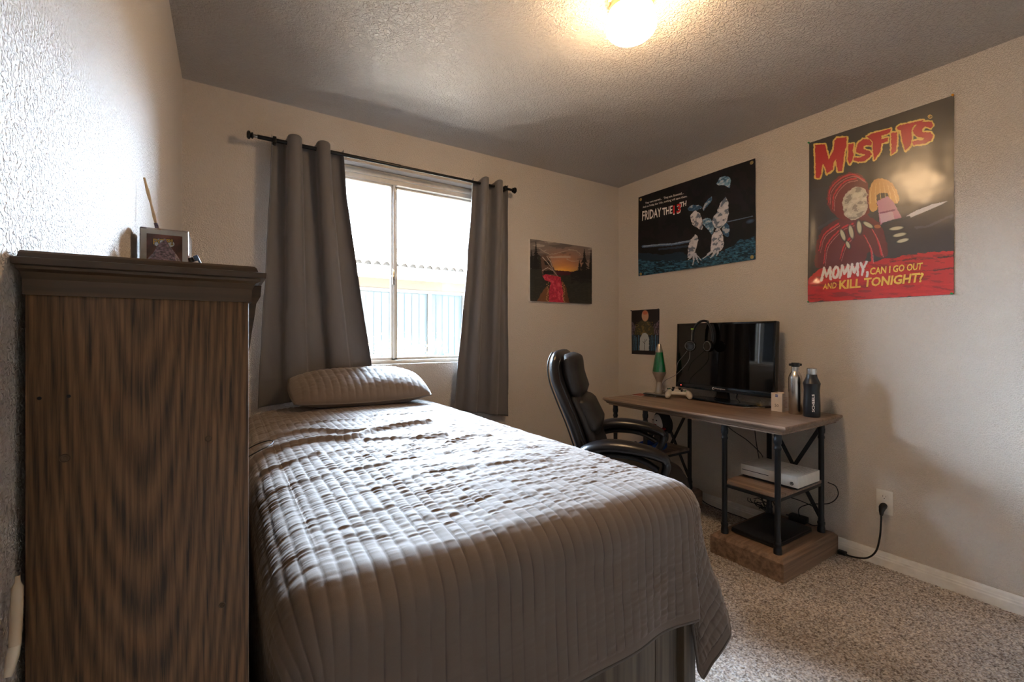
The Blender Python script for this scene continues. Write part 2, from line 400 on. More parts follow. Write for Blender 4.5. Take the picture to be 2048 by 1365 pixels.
# ------------------------------------------------------------------ outside
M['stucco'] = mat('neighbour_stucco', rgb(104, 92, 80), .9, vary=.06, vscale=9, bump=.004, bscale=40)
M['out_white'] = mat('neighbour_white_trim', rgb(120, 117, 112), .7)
M['gravel'] = mat('pale_gravel', rgb(176, 170, 164), .95, vary=.15, vscale=25, bump=.01, bscale=30)
M['tile'] = mat('roof_tile_clay', rgb(112, 106, 100), .8, vary=.12, vscale=5)
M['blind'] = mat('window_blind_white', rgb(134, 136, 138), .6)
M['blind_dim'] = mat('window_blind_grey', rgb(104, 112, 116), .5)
M['tag_blue'] = mat('blue_sticker', rgb(10, 60, 190), .5)
struct('trim_1', MB().box(-6, 12, YB+.16, 6.9, -.35, -.2), M['gravel']).name = 'ground'
YN = 7.0
def house():
    h = thing('neighbour_house', 'pale stucco house with tiled eave seen through the window', 'house', (3, YN, -.2))
    wx = [1.30, 3.50]; wz = [.60, 1.90]
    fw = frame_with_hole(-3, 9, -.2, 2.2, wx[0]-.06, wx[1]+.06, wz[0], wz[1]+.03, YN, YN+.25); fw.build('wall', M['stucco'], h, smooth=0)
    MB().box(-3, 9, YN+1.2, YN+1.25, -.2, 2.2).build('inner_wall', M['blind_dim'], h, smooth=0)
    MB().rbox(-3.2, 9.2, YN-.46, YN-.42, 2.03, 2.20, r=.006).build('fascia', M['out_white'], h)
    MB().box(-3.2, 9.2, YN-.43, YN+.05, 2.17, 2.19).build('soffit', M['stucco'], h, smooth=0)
    # frames
    fr = MB()
    for x in (wx[0], 1.68, 2.86, wx[1]): fr.rbox(x-.03, x+.03, YN-.01, YN+.06, wz[0], wz[1], r=.005)
    fr.rbox(wx[0]-.06, wx[1]+.06, YN-.01, YN+.06, wz[1]-.02, wz[1]+.03, r=.005); fr.rbox(wx[0]-.06, wx[1]+.06, YN-.01, YN+.06, wz[0], wz[0]+.05, r=.005)
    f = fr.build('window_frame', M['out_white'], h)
    for a, b in ((1.33, 1.65), (1.71, 2.83), (2.89, 3.47)):
        p = MB().box(a, b, YN+.02, YN+.026, wz[0]+.04, wz[1]-.02).build('pane', M['glass'], f, smooth=0)
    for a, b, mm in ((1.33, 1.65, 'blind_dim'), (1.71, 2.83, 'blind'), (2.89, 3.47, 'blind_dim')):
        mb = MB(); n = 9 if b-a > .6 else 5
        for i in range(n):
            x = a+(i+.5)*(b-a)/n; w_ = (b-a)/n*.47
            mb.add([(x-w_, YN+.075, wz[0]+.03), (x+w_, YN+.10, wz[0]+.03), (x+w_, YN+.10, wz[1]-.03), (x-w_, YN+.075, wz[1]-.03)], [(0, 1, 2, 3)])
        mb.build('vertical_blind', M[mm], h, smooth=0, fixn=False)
    for x in (2.776, 3.163): MB().rbox(x-.045, x+.045, YN+.008, YN+.018, .79, .875, r=.003).build('blue_tag', M['tag_blue'], h)
    # roof slab + barrel tiles
    MB().add([(-3.2, YN-.5, 2.19), (9.2, YN-.5, 2.19), (9.2, YN+3, 3.2), (-3.2, YN+3, 3.2), (-3.2, YN-.5, 2.21), (9.2, YN-.5, 2.21), (9.2, YN+3, 3.23), (-3.2, YN+3, 3.23)],
             [(0, 3, 2, 1), (4, 5, 6, 7), (0, 1, 5, 4), (1, 2, 6, 5), (2, 3, 7, 6), (3, 0, 4, 7)]).build('roof_slab', M['tile'], h, smooth=0)
    mb = MB(); L = 2.2; n = 8; P = []
    for t in (0, 1):
        for k in range(n+1):
            a = PI*k/n; P.append((.10*math.cos(a), t*L, t*L*.29+.075*math.sin(a)*(1-.1*t)))
        for k in range(n, -1, -1):
            a = PI*k/n; P.append((.088*math.cos(a), t*L, t*L*.29+.063*math.sin(a)*(1-.1*t)))
    q = 2*(n+1); fs = [(k, (k+1) % q, q+(k+1) % q, q+k) for k in range(q)]+[tuple(range(q))[::-1], tuple(range(q, 2*q))]
    mb.add(P, fs); mb.add([(a, b+.06, c-.001) for a, b, c in P[:n+1]], [tuple(range(n+1))]); mb.v = [(a*.62, b, c) for a, b, c in mb.v]; t0 = mb.build('roof_tile', M['tile'], None, org=(0, 0, 0))
    for i in range(44):
        o = t0 if i == 0 else copy_of(t0)
        o.parent = h; o.location = (-3.3+i*.134, -.52, 2.2+.2)
house()
def shrub():
    h = thing('desert_shrub', 'dry twiggy shrub outside below the neighbour window', 'shrub', (1.95, 5.6, -.2))
    tw = MB(); lf = MB(); r2 = random.Random(5)
    for i in range(70):
        a = r2.uniform(0, 2*PI); e = r2.uniform(.15, 1); L = r2.uniform(.8, 1.45)
        p = Vector((1.95+r2.uniform(-.12, .12), 5.6+r2.uniform(-.1, .1), -.2)); pts = [p]
        d = Vector((math.cos(a)*e*.55, math.sin(a)*e*.4, 1)).normalized()
        for k in range(5):
            p = p+d*L/5; d = (d+Vector((r2.uniform(-.3, .3), r2.uniform(-.3, .3), .1))).normalized(); pts.append(p)
            if k > 1:
                for j in range(9):
                    c = p+Vector((r2.uniform(-.12, .12), r2.uniform(-.1, .1), r2.uniform(-.1, .1))); s = r2.uniform(.008, .018)
                    u = Vector((r2.uniform(-1, 1), r2.uniform(-1, 1), r2.uniform(-1, 1))).normalized()*s; v = u.orthogonal().normalized()*s*.5
                    lf.add([c-u, c+v, c+u, c-v], [(0, 1, 2, 3)])
        tw.tube(pts, [.008, .007, .006, .005, .004, .002], 4)
    tw.build('twigs', mat('twig_brown', rgb(120, 90, 62), .9), h, smooth=0)
    lf.build('foliage', mat('dry_leaf', rgb(150, 118, 84), .8, vary=.3), h, smooth=0, fixn=False)
shrub()

# ------------------------------------------------------------------ ceiling lamp
def ceiling_lamp():
    c = (1.268, 1.157, 0); t = thing('ceiling_lamp', 'lit opal glass mushroom globe flush mounted on the ceiling', 'lamp', (c[0], c[1], ZC))
    prof = [(.083, ZC-.0005), (.086, ZC-.006), (.086, ZC-.018), (.078, ZC-.024), (.076, ZC-.036), (.082, ZC-.042), (.084, ZC-.060), (.070, ZC-.064), (.05, ZC-.064)]
    MB().lathe(prof, c, 48).build('fitter_ring', mat('satin_brass', rgb(214, 190, 140), .3, .6), t)
    pr = [(.066, ZC-.050), (.072, ZC-.066)]
    for k in range(13):
        a = PI*.36-k*(PI*.36+PI/2)/12; pr.append((.093*math.cos(a)**.9 if k < 12 else .001, ZC-.107+.050*math.sin(a)))
    MB().lathe(pr, c, 48).build('globe', M['globe'], t, smooth=180)
    for k in range(3):
        a = 2*PI*k/3+.5; MB().lathe([(.004, 0), (.004, .012), (.006, .013), (.006, .018)], (c[0]+.078*math.cos(a), c[1]+.078*math.sin(a), ZC-.034), 8).build('screw', M['brass'], t)
ceiling_lamp()

# ------------------------------------------------------------------ curtains
YR = YB-.09; ZR = 2.197
def rod():
    t = thing('curtain_rod', 'black telescopic curtain rod above the window', 'curtain rod', (.9, YR, ZR))
    MB().lathe([(.0105, .135), (.0105, .88)], (0, YR, ZR), 20, 'x').build('rod', M['rod'], t)
    MB().lathe([(.0085, .86), (.0085, 1.68)], (0, YR, ZR), 20, 'x').build('inner_rod', M['rod'], t)
    MB().lathe([(.0085, .118), (.0085, .137)], (0, YR, ZR), 20, 'x').build('clear_collar', M['chrome'], t)
    for a, s in ((.118, -1), (1.68, 1)):
        MB().lathe([(.010, a), (.016, a+s*.004), (.016, a+s*.008), (.010, a+s*.012), (.020, a+s*.016), (.021, a+s*.024), (.014, a+s*.030), (.004, a+s*.031)], (0, YR, ZR), 20, 'x').build('finial', M['rod'], t)
    for x in (.212, 1.62):
        mb = MB(); mb.rbox(x-.008, x+.008, YR-.013, YB-.001, ZR-.016, ZR-.010, r=.002); mb.rbox(x-.008, x+.008, YB-.004, YB-.0005, ZR-.085, ZR-.010, r=.001)
        mb.rbox(x-.008, x+.008, YR-.016, YR-.012, ZR-.016, ZR+.012, r=.001); mb.rbox(x-.008, x+.008, YR-.016, YR+.014, ZR+.010, ZR+.015, r=.001)
        b = mb.build('bracket', M['rod'], t)
        for dz in (.045, .070): MB().lathe([(.004, 0), (.004, -.002)], (x, YB-.004, ZR-dz), 10, 'y').build('bracket_screw', M['chrome'], b)
rod()
def curtain(name, label, top, bot, folds, rings, seed, zt=.028, ybias=None):
    """top/bot: (x0,x1,z); folds: list of (s, amp) knots, the cloth weaves behind and before the rod"""
    t = thing(name, label, 'curtain', ((top[0]+top[1])/2, YR, ZR))
    ns, nz = 150, 130; s = np.linspace(0, 1, ns); v = np.linspace(0, 1, nz); S, V = np.meshgrid(s, v, indexing='ij')
    x0 = top[0]+(bot[0]-top[0])*V**1.15; x1 = top[1]+(bot[1]-top[1])*V**1.35
    zb = bot[2]+(bot[3]-bot[2])*S
    ztop = ZR+zt+.010*np.cos(2*PI*(S*folds*1.0+.25))*1
    Z = ztop+(zb-ztop)*V
    ph = S+ .035*np.sin(6*S+seed)*V
    A = .042*(1-.30*V)
    wv = np.sin(2*PI*folds*ph+PI*.5*(seed % 2)); sg = wv
    X = x0+(x1-x0)*(S-.026*np.sin(4*PI*folds*S)*(1-.3*V))
    Y = YR+A*sg+.010*(fbm(S*5, V*3, seed)-.5)*V+.006*(fbm(S*16, V*9, seed+2)-.5)
    Y += (ybias or 0)*V**2
    ramp = np.clip((V-.05)*6, 0, 1)
    X = X+.012*(fbm(S*3, V*6, seed+3)-.5)*ramp
    # hem stitch and header band
    Y -= .0015*np.exp(-((V-.045)/.004)**2)
    Y -= .003*np.exp(-((V-.90)/.004)**2)
    # holes where the rod passes: leave them as round openings
    P = np.stack([X, Y, Z], -1)
    mk = np.ones((ns-1, nz-1), bool)
    o = npgrid('cloth', P, M['grey_curtain'], parent=t)
    sol = o.modifiers.new('thick', 'SOLIDIFY'); sol.thickness = .0016; sol.offset = 0
curtain('curtain', 'grey curtain flaring out to the left of the window, behind the pillow', (.200, .555), (.140, .735, .80, .90), 2.5, 5, 2, ybias=.035)
curtain('curtain', 'narrow grey curtain hanging straight to the right of the window', (1.375, 1.645), (1.235, 1.665, .70, .615), 2.5, 5, 4, ybias=.02)

# ------------------------------------------------------------------ bookcase (near left)
def bookcase():
    X0, X1, Y0, Y1, Z1 = -.1725, .024, .65, 1.46, 1.245
    t = thing('bookcase', 'tall narrow brown stained wooden bookcase end panel in the left foreground', 'bookcase', ((X0+X1)/2, (Y0+Y1)/2, 0))
    MB().rbox(X0, X1, Y0, Y0+.020, .0, Z1, r=.0015).build('side_panel', M['book_wood'], t)
    MB().rbox(X0, X1, Y1-.020, Y1, .0, Z1, r=.0015).build('side_panel', M['book_wood'], t)
    MB().box(X0+.001, X0+.008, Y0+.02, Y1-.02, .02, Z1).build('back_panel', M['book_trim'], t, smooth=0)
    for z in (.06, .36, .66, .96): MB().rbox(X0+.009, X1-.004, Y0+.021, Y1-.021, z, z+.02, r=.0015).build('shelf', M['book_trim'], t)
    # cornice: stacked mouldings swept around near end, front and far end
    prof = [(0, 1.222), (.003, 1.222), (.0035, 1.238), (.007, 1.245), (.012, 1.2475), (.0125, 1.2505), (.018, 1.2515), (.0185, 1.258), (.010, 1.2595), (.0085, 1.2640), (.006, 1.2665), (0, 1.2665)]
    path = [((X0, Y0), (-.3, -1)), ((X1, Y0), (1, -1)), ((X1, Y1), (1, 1)), ((X0, Y1), (-.3, 1))]
    mb = MB(); n = len(prof); vs = []
    for (px, py), (dx, dy) in path:
        for d, z in prof: vs.append((px+dx*d, py+dy*d, z))
    fs = [(i*n+k, i*n+k+1, (i+1)*n+k+1, (i+1)*n+k) for i in range(3) for k in range(n-1)]+[tuple(range(n)), tuple(3*n+k for k in range(n))[::-1]]
    mb.add(vs, fs); mb.build('cornice', M['book_trim'], t, smooth=20)
    MB().rbox(X0, X1, Y0, Y1, Z1+.001, 1.2660, r=.001).build('top', M['book_trim'], t)
    cp = [(.024, 1.246), (.0395, 1.246), (.0385, 1.232), (.0335, 1.222), (.0315, 1.205), (.0285, 1.185), (.0262, 1.165), (.024, 1.155)]
    for y in (Y0+.025, Y1-.055):
        MB().prism(cp, 'y', y, y+.03).build('corbel', M['book_trim'], t, smooth=0)
    for (x, z, r) in ((-.143, 1.051, .0045), (-.018, 1.056, .0035), (-.004, .851, .0035)):
        mb = MB(); mb.lathe([(r, 0), (r, -.0006), (r*.8, -.0012), (r*.75, -.0004), (r*.45, -.0004), (r*.4, -.001), (.0001, -.001)], (x, Y0, z), 20, 'y')
        mb.build('screw_cap', M['greyaccent'] if 0 else mat('bronze_screw', rgb(96, 76, 58), .5, .4), t)
    for x in (-.162, -.140):
        MB().lathe([(.0018, 0), (.0018, -.0004)], (x+.0, Y0, 1.1155+(.0006 if x > -.15 else 0)), 10, 'y').build('peg_hole', M['piping'], t)
bookcase()
ZT = 1.266
def on_bookcase():
    # display box in clear protector
    Y = 1.30; x0, x1 = -.1645, -.074
    t = thing('display_box', 'small boxed collectible in a clear protector on the bookcase', 'box', ((x0+x1)/2, Y+.06, ZT))
    b = MB().rbox(x0+.003, x1-.003, Y+.004, Y+.115, ZT+.002, ZT+.158, r=.002).build('carton', mat('carton_print', rgb(150, 118, 100), .5, vary=.3, vscale=25), t)
    mb = MB(); w = .0105; z1 = ZT+.160; f = Y+.0035
    for bx in ((x0+.002, x0+.002+w, f-.002, f, ZT+.002, z1-.002), (x1-.002-w, x1-.002, f-.002, f, ZT+.002, z1-.002), (x0+.002+w, x1-.002-w, f-.002, f, z1-.002-w, z1-.002)): mb.box(*bx)
    mb.build('white_border', M['white_plastic'], t, smooth=0)
    MB().box(x0+.0125, x1-.0125, f-.001, f+.0004, ZT+.002, z1-.0125).build('printed_face', mat('brown_red_print', rgb(128, 74, 52), .5, vary=.7, vscale=30), t, smooth=0)
    el = MB(); el.add([((x0+x1)/2-.002+.020*math.cos(a), f-.0016, ZT+.128+.0105*math.sin(a)) for a in np.linspace(0, 2*PI, 24, endpoint=False)], [tuple(range(24))])
    lg = el.build('logo_oval', M['white_plastic'], t, smooth=0, fixn=False)
    flat_text('logo_lettering', 'POP!', ((x0+x1)/2-.022, f-.0021, ZT+.122), (1, 0, .08), (0, 0, 1), .038, mat('black_outline', rgb(30, 20, 10), .5), t, bold=.06, h=.0155)
    flat_text('logo_lettering', 'POP!', ((x0+x1)/2-.021, f-.0026, ZT+.123), (1, 0, .08), (0, 0, 1), .036, M['yellow_ink'], t, bold=.02, h=.0135)
    MB().rbox(x0, x1, Y, Y+.12, ZT+.0005, ZT+.1615, r=.003).build('protector', M['acrylic'], t)
    # pyramid rock
    t = thing('pyramid_rock', 'dark speckled pyramid shaped rock in front of the boxed collectible', 'rock', (-.112, 1.20, ZT))
    bm = bmesh.new(); c = Vector((-.113, 1.21, ZT)); ring = [(-.038, -.030), (.0, -.036), (.040, -.022), (.036, .026), (-.004, .034), (-.036, .022)]
    for (dx, dy) in ring: bm.verts.new(c+Vector((dx, dy, .0)))
    for (dx, dy) in ring: bm.verts.new(c+Vector((dx*.98, dy*.95, .064+random.uniform(-.010, .008))))
    ap = bm.verts.new(c+Vector((.004, 0, .121))); bm.verts.ensure_lookup_table()
    for i in range(6):
        j = (i+1) % 6; bm.faces.new([bm.verts[i], bm.verts[j], bm.verts[6+j], bm.verts[6+i]]); bm.faces.new([bm.verts[6+i], bm.verts[6+j], ap])
    bm.faces.new([bm.verts[i] for i in range(5, -1, -1)]); bmesh.ops.subdivide_edges(bm, edges=bm.edges[:], cuts=3, use_grid_fill=True)
    for v in bm.verts:
        if v.co.z > ZT+.002: v.co += Vector([(vn(v.co.x*160+k*9, v.co.z*160+v.co.y*90, k)-.5)*.006 for k in range(3)])
    mb = MB(); bm.verts.index_update(); mb.add([v.co for v in bm.verts], [[v.index for v in f.verts] for f in bm.faces]); bm.free()
    mb.build('stone', M['rock'], t, smooth=25)
    # dark clamshell case behind right
    t = thing('clamshell_case', 'dark blue glossy case lying beside the boxed collectible', 'case', (-.055, 1.36, ZT))
    Mx = Matrix.Translation((-.0475, 1.365, ZT+.055)) @ Matrix.Rotation(math.radians(-22), 4, 'Y')
    MB().rbox(.0005, .011, -.055, .055, -.052, .054, r=.002, M=Mx).build('lid', mat('slate_blue_gloss', rgb(70, 92, 118), .2), t)
    MB().rbox(-.011, .0, -.054, .054, -.051, .052, r=.002, M=Mx).build('tray', M['black_gloss'], t)
    MB().rbox(-.006, .006, -.0562, -.0552, .020, .040, r=.0004, M=Mx).build('label', M['white_ink'], t)
    # bark strip leaning on the wall
    t = thing('bark_strip', 'thin pale bark stick leaning on the left wall above the boxed collectible', 'stick', (-.10, 1.42, ZT))
    pts = cr([(-.118, 1.452, ZT+.0), (-.135, 1.44, ZT+.12), (-.150, 1.41, ZT+.21), (-.168, 1.40, ZT+.30)], 6)
    MB().tube(pts, [.0030+.0008*math.sin(i*1.7) for i in range(len(pts))], 8, sq=.6).build('stick', M['bark'], t)
    i = 10; MB().tube([pts[9], pts[10], pts[11]], .0042, 8, sq=.6).build('dark_knot', M['rock'], t)
on_bookcase()
t_ = thing('plastic_tube', 'pale plastic tube hanging between left wall and bookcase', 'tube', (-.168, .60, .86))
pts = cr([(-.1715, .628, .945), (-.1700, .620, .915), (-.1690, .612, .885)], 6)
MB().tube(pts, [.002]*2+[.0045]*(len(pts)-2), 12).build('tube', mat('cream_plastic', rgb(222, 200, 168), .4), t_)
MB().tube([pts[-1], (-.1695, .609, .878), (-.171, .603, .862)], [.0042, .0048, .003], 12).build('end_cap', mat('cream_cap', rgb(232, 216, 190), .4), t_)

# ------------------------------------------------------------------ bed
BX0, BX1, BY0, BY1, BZ = .055, 1.075, .700, 2.575, .795
def bed():
    t = thing('bed', 'single bed frame of grey weathered boards under the quilt', 'bed', (.56, 1.6, 0))
    fb = t
    # footboard boards
    xs = [.135, .40, .66, .90, .985]
    for a, b in zip(xs[:-1], xs[1:]):
        MB().rbox(a+.0008, b-.0008, .742, .760, .06, .50, r=.002).build('board', M['bed_wood'], t)
    for x in ((.085, .132), (.990, 1.038)): MB().rbox(x[0], x[1], .725, .775, 0, .52, r=.003).build('post', M['bed_wood'], t)
    for x in ((.085, .132), (.990, 1.038)): MB().rbox(x[0], x[1], 2.48, 2.53, 0, .52, r=.003).build('post', M['bed_wood'], t)
    MB().rbox(1.008, 1.030, .776, 2.479, .16, .50, r=.003).build('side_rail', M['bed_wood'], t)
    MB().rbox(.093, .115, .776, 2.479, .16, .50, r=.003).build('side_rail', M['bed_wood'], t)
    MB().rbox(.133, .989, 2.49, 2.51, .16, .60, r=.003).build('headboard', M['bed_wood'], t)
    m = thing('mattress', 'mattress hidden beneath the grey quilt on the bed', 'mattress', (.56, 1.6, .5))
    MB().rbox(BX0+.05, BX1-.05, .785, 2.47, .505, BZ-.055, r=.05, seg=4).build('mattress_body', M['sheet'], m)
    return t
bed()
def ex_right(A, c): return A > c+.05
def quilt():
    r = .085; HR = .355; HL = .33; HF = .325; HB = .10
    cx0, cx1, cy0, cy1 = BX0+r, BX1-r, BY0+r, BY1-r
    q = r*PI/2
    a = np.linspace(cx0-q-HL+(.0), cx1+q+HR-q*.0-(.09), 640); b = np.linspace(cy0-q-(HF-.09), cy1+q+HB, 900)
    A, B = np.meshgrid(a, b, indexing='ij')
    def surf(A, B, rad=r):
        ex = np.where(A > cx1, A-cx1, np.where(A < cx0, A-cx0, 0)); ey = np.where(B > cy1, B-cy1, np.where(B < cy0, B-cy0, 0))
        m = np.hypot(ex, ey); ms = np.maximum(m, 1e-9); nx, ny = ex/ms, ey/ms; cr_ = (ex > 0) & (ey < 0); t0_ = np.arctan2(np.abs(ey), np.abs(ex)); t1_ = np.interp(t0_, [0, .785, PI/2], [0, 1.22, PI/2]); nx = np.where(cr_, np.cos(t1_), nx); ny = np.where(cr_, -np.sin(t1_), ny)
        ph = np.minimum(m, q)/r; hang = np.maximum(m-q, 0)
        both = (np.abs(ex) > 0) & (np.abs(ey) > 0) & (B < 1.5)
        th = np.arctan2(np.abs(ey), np.abs(ex))            # 0 side .. 90 foot
        hor = r*np.sin(ph); dz = r*(1-np.cos(ph))
        flare = .05*np.ones_like(m)
        # side (right) flare, growing toward the foot corner
        side = (ex > 0) & (ey == 0); w = np.clip((1.25-B)/.45, 0, 1)
        flare = np.where(side, .07+.20*w*w*(3-2*w), flare)
        flare = np.where((ex < 0) & (ey == 0), .02, flare)
        corner = both & (ex > 0)
        f = .37*np.cos(th*1.0)**2*(th < 1.0)+.22*np.exp(-((th-.12)/.30)**2)*0
        prof = np.interp(th, [0, .30, .50, .66, .785, .95, 1.15, 1.35, PI/2], [.27, .30, .24, .08, .0, -.02, -.04, .04, .05])
        flare = np.where(corner, prof, flare)
        cl = both & (ex < 0)
        profl = np.interp(th, [0, .35, .7, .95, 1.15, 1.32, 1.45, PI/2], [.02, .0, .20, -.04, .16, -.02, .09, .05])
        flare = np.where(cl, profl, flare)
        # soft folds on the front near the right
        fr = (ey < 0) & (ex == 0)
        flare = np.where(fr, .05+.055*np.sin((A-.62)*19)*np.clip((A-.60)*5, 0, 1)*np.exp(-((A-.95)/.20)**2), flare)
        ease = np.clip(hang/.20, 0, 1)
        hor = hor+flare*hang*(.35+.65*ease); drop = hang*np.sqrt(np.maximum(1-flare**2, .3))
        scale = np.where(cl, .96, 1)
        Z = BZ-dz-drop*scale
        X = np.clip(A, cx0, cx1)+nx*hor; Y = np.clip(B, cy0, cy1)+ny*hor
        # crown
        u = (np.clip(A, cx0, cx1)-cx0)/(cx1-cx0); v = (np.clip(B, cy0, cy1)-cy0)/(cy1-cy0)
        Z = Z+.028*(4*u*(1-u))**.6*np.clip(v*5, 0, 1)**.8*np.where(v > .97, 1, 1)
        # curl the side flap inward at hem near the corner
        return X, Y, Z, hang
    X, Y, Z, hang = surf(A, B)
    e = 1e-3
    X1, Y1, Z1, _ = surf(A+e, B); X2, Y2, Z2, _ = surf(A, B+e)
    T1 = np.stack([X1-X, Y1-Y, Z1-Z], -1); T2 = np.stack([X2-X, Y2-Y, Z2-Z], -1); Nn = np.cross(T1, T2); Nn /= np.maximum(np.linalg.norm(Nn, axis=-1, keepdims=True), 1e-9)
    CW = .0262
    A2 = A+.0022*(fbm(A*9, B*7, 11)-.5)*2
    ch = np.abs(np.sin(PI*A2/CW)); idx = np.floor(A2/CW)
    h = .0026*ch**.36
    wob = A*7+idx*.35+1.2*vn(A*6, B*9, 5)
    r1 = 1-np.abs(2*vn(wob, B/.0125+.8*vn(A*16, B*12, 6), 2)-1); r2 = 1-np.abs(2*vn(wob*2.1+idx*1.7, B/.0075, 3)-1)
    top = np.clip(1-hang/.03, 0, 1)
    flat = np.clip((B-cy0)/.10, 0, 1)
    fr_ = .16+.80*np.exp(-((A-.88)/.20)**2)*np.clip(-(B-cy0+.08)*5, 0, 1); k_ = np.clip((B-cy0+.07+.05*(vn(A*9, A*0, 14)-.5))/.16, 0, 1); k_ = k_*k_*(3-2*k_); region = fr_*(1-k_)+k_
    region = np.where(ex_right(A, cx1), np.maximum(region, .7), region)
    region = region*(.55+.9*fbm(A*3, B*3, 9, 2))
    h = h+(.0042*(r1-.5)+.0018*(r2-.5))*(.35+.65*ch**.5)*region
    # long creases across the top (local x,y of each ridge)
    rid = [([(.04, 1.80), (.10, 1.845), (.17, 1.86), (.27, 1.835), (.36, 1.735), (.44, 1.70)], .013, .015), ([(.04, 1.66), (.15, 1.675), (.27, 1.665), (.36, 1.605), (.46, 1.675), (.56, 1.70), (.70, 1.72)], .016, .016),
           ([(.40, 1.55), (.46, 1.52), (.56, 1.475), (.66, 1.47)], .010, .013), ([(.09, 1.475), (.16, 1.465), (.24, 1.485)], .009, .012), ([(.62, 1.36), (.72, 1.42), (.80, 1.40)], .007, .012),
           ([(.10, 1.27), (.30, 1.24), (.5, 1.26), (.7, 1.22)], .004, .015), ([(.3, 1.07), (.5, 1.10), (.8, 1.05)], .004, .014), ([(.55, 2.0), (.7, 1.97), (.85, 2.02)], .006, .014), ([(.2, 2.05), (.35, 2.0), (.5, 1.93)], .005, .013)]
    for pts, amp, w in rid:
        pts = cr(pts, 5); D = np.full(A.shape, 9.)
        for (x0, y0), (x1, y1) in zip(pts[:-1], pts[1:]):
            tt = np.clip(((A-x0)*(x1-x0)+(B-y0)*(y1-y0))/((x1-x0)**2+(y1-y0)**2), 0, 1)
            D = np.minimum(D, np.hypot(A-x0-tt*(x1-x0), B-y0-tt*(y1-y0)))
        h = h+amp*np.exp(-(D/w)**2)
    h = h+.006*(fbm(A*5, B*9, 21, 3)-.5)*top
    # hem binding band
    edge = np.minimum(np.minimum(A-a[0], a[-1]-A), B-b[0]); h = np.where(edge < .022, .0012+.0012*np.sin(np.clip(edge/.022, 0, 1)*PI), h)
    P = np.stack([X, Y, Z], -1)+Nn*h[..., None]
    t = thing('quilt', 'grey brown channel quilted bedspread draped over the bed', 'quilt', (.56, 1.6, BZ))
    qc = np.array(rgb(116, 102, 92))*np.ones(A.shape+(3,)); thread = np.clip(1-np.abs(np.sin(PI*A2/CW))/.14, 0, 1)*(edge > .024); qc = qc*(1-.45*thread[..., None])
    qm = mat_attr('channel_quilted_cloth', .72, .05, 400, .25, bump=.0003, bscale=700); qp = qm.node_tree.nodes['Principled BSDF']; qp.inputs['Sheen Weight'].default_value = .25; qp.inputs['Sheen Roughness'].default_value = .5
    o = npgrid('quilt_cloth', P, qm, qc, parent=t)
    # binding: a rolled edge along foot and right side
    mb = MB(); jj = 0
    line = [tuple(P[i, 0]) for i in range(0, 640, 4)]+[tuple(P[-1, j]) for j in range(1, 790, 4)]
    mb.tube(line, .0032, 8); mb.build('binding', M['quilt_hem'], t, smooth=180)
quilt()
def pillow():
    t = thing('pillow', 'grey channel stitched pillow at the head of the bed', 'pillow', (.61, 2.45, .83))
    n1, n2 = 200, 110; u = np.linspace(-1, 1, n1); v = np.linspace(-1, 1, n2); U, V = np.meshgrid(u, v, indexing='ij')
    hx, hy = .335, .185
    edge = (1-np.abs(U)**3.2).clip(0)**.55*(1-np.abs(V)**2.6).clip(0)**.55
    pin = 1-.10*(V**2)*(1-U**2)*0-.05*np.abs(V)**2*(1-np.abs(U))
    px = hx*U*(1-.05*(1-V**2)*(np.abs(U)**4)*-1)*pin; py = hy*V*(1-.07*(1-np.abs(U)**2)*-1)*(1-.12*np.abs(U)**3)
    CW = .034; chn = np.abs(np.sin(PI*(px+.004*np.sin(V*3))/CW)); puff = .0045*chn**.6+.002*(vn(px*60+np.floor(px/CW)*3, py*60, 4)-.5)
    wr = .005*(fbm(U*5, V*5, 31)-.5)
    tilt = Matrix.Rotation(math.radians(17), 3, 'X'); Rz = Matrix.Rotation(math.radians(-1.5), 3, 'Z')
    def place(z):
        P = np.stack([px, py, z], -1).reshape(-1, 3); R_ = np.array(Rz @ tilt); P = P @ R_.T
        return (P+np.array([.612, 2.455, .905])).reshape(n1, n2, 3)
    T = place(.078*edge*(1+.10*np.exp(-((U-.5)/.4)**2))+(puff+wr)*np.sqrt(edge)); Bm = place(-.062*edge+wr*edge*.3)
    npgrid('cover', T, M['quilt'], parent=t)
    npgrid('underside', Bm, M['quilt'], parent=t, flip=True)
    ring = [T[i, 0] for i in range(n1)]+[T[-1, j] for j in range(n2)]+[T[i, -1] for i in range(n1-1, -1, -1)]+[T[0, j] for j in range(n2-1, -1, -1)]
    mb = MB(); mb.tube([tuple(map(float, p)) for p in ring[::2]], .004, 8); mb.build('piping', M['quilt_hem'], t, smooth=180)
pillow()
pts = cr([(.045, 1.722, .795), (.085, 1.718, .816), (.118, 1.708, .826), (.132, 1.675, .829), (.120, 1.63, .828), (.090, 1.607, .820), (.045, 1.610, .797)], 8)
mb = MB(); mb.tube(pts, .0019, 8); tag(mb.build('charging_cord', M['cable'], None, loc=(.09, 1.66, .82), smooth=180), 'thin black cord looped on the quilt beside the bookcase', 'cord')
def linens():
    t = thing('bed_sheet', 'crumpled brown sheet corner hanging at the left foot of the bed', 'sheet', (.1, .72, .5))
    u = np.linspace(0, 1, 60); v = np.linspace(0, 1, 60); U, V = np.meshgrid(u, v, indexing='ij')
    X = .075+.15*U; Z = .615-.30*V+.05*np.sin(U*7)+.03*(fbm(U*4, V*4, 5)-.5); Y = .672+.025*np.sin(U*9+V*4)+.03*V+.02*(fbm(U*6, V*5, 8)-.5)
    o = npgrid('fold', np.stack([X, Y, Z], -1), M['sheet'], parent=t); s = o.modifiers.new('thick', 'SOLIDIFY'); s.thickness = .002
#linens()

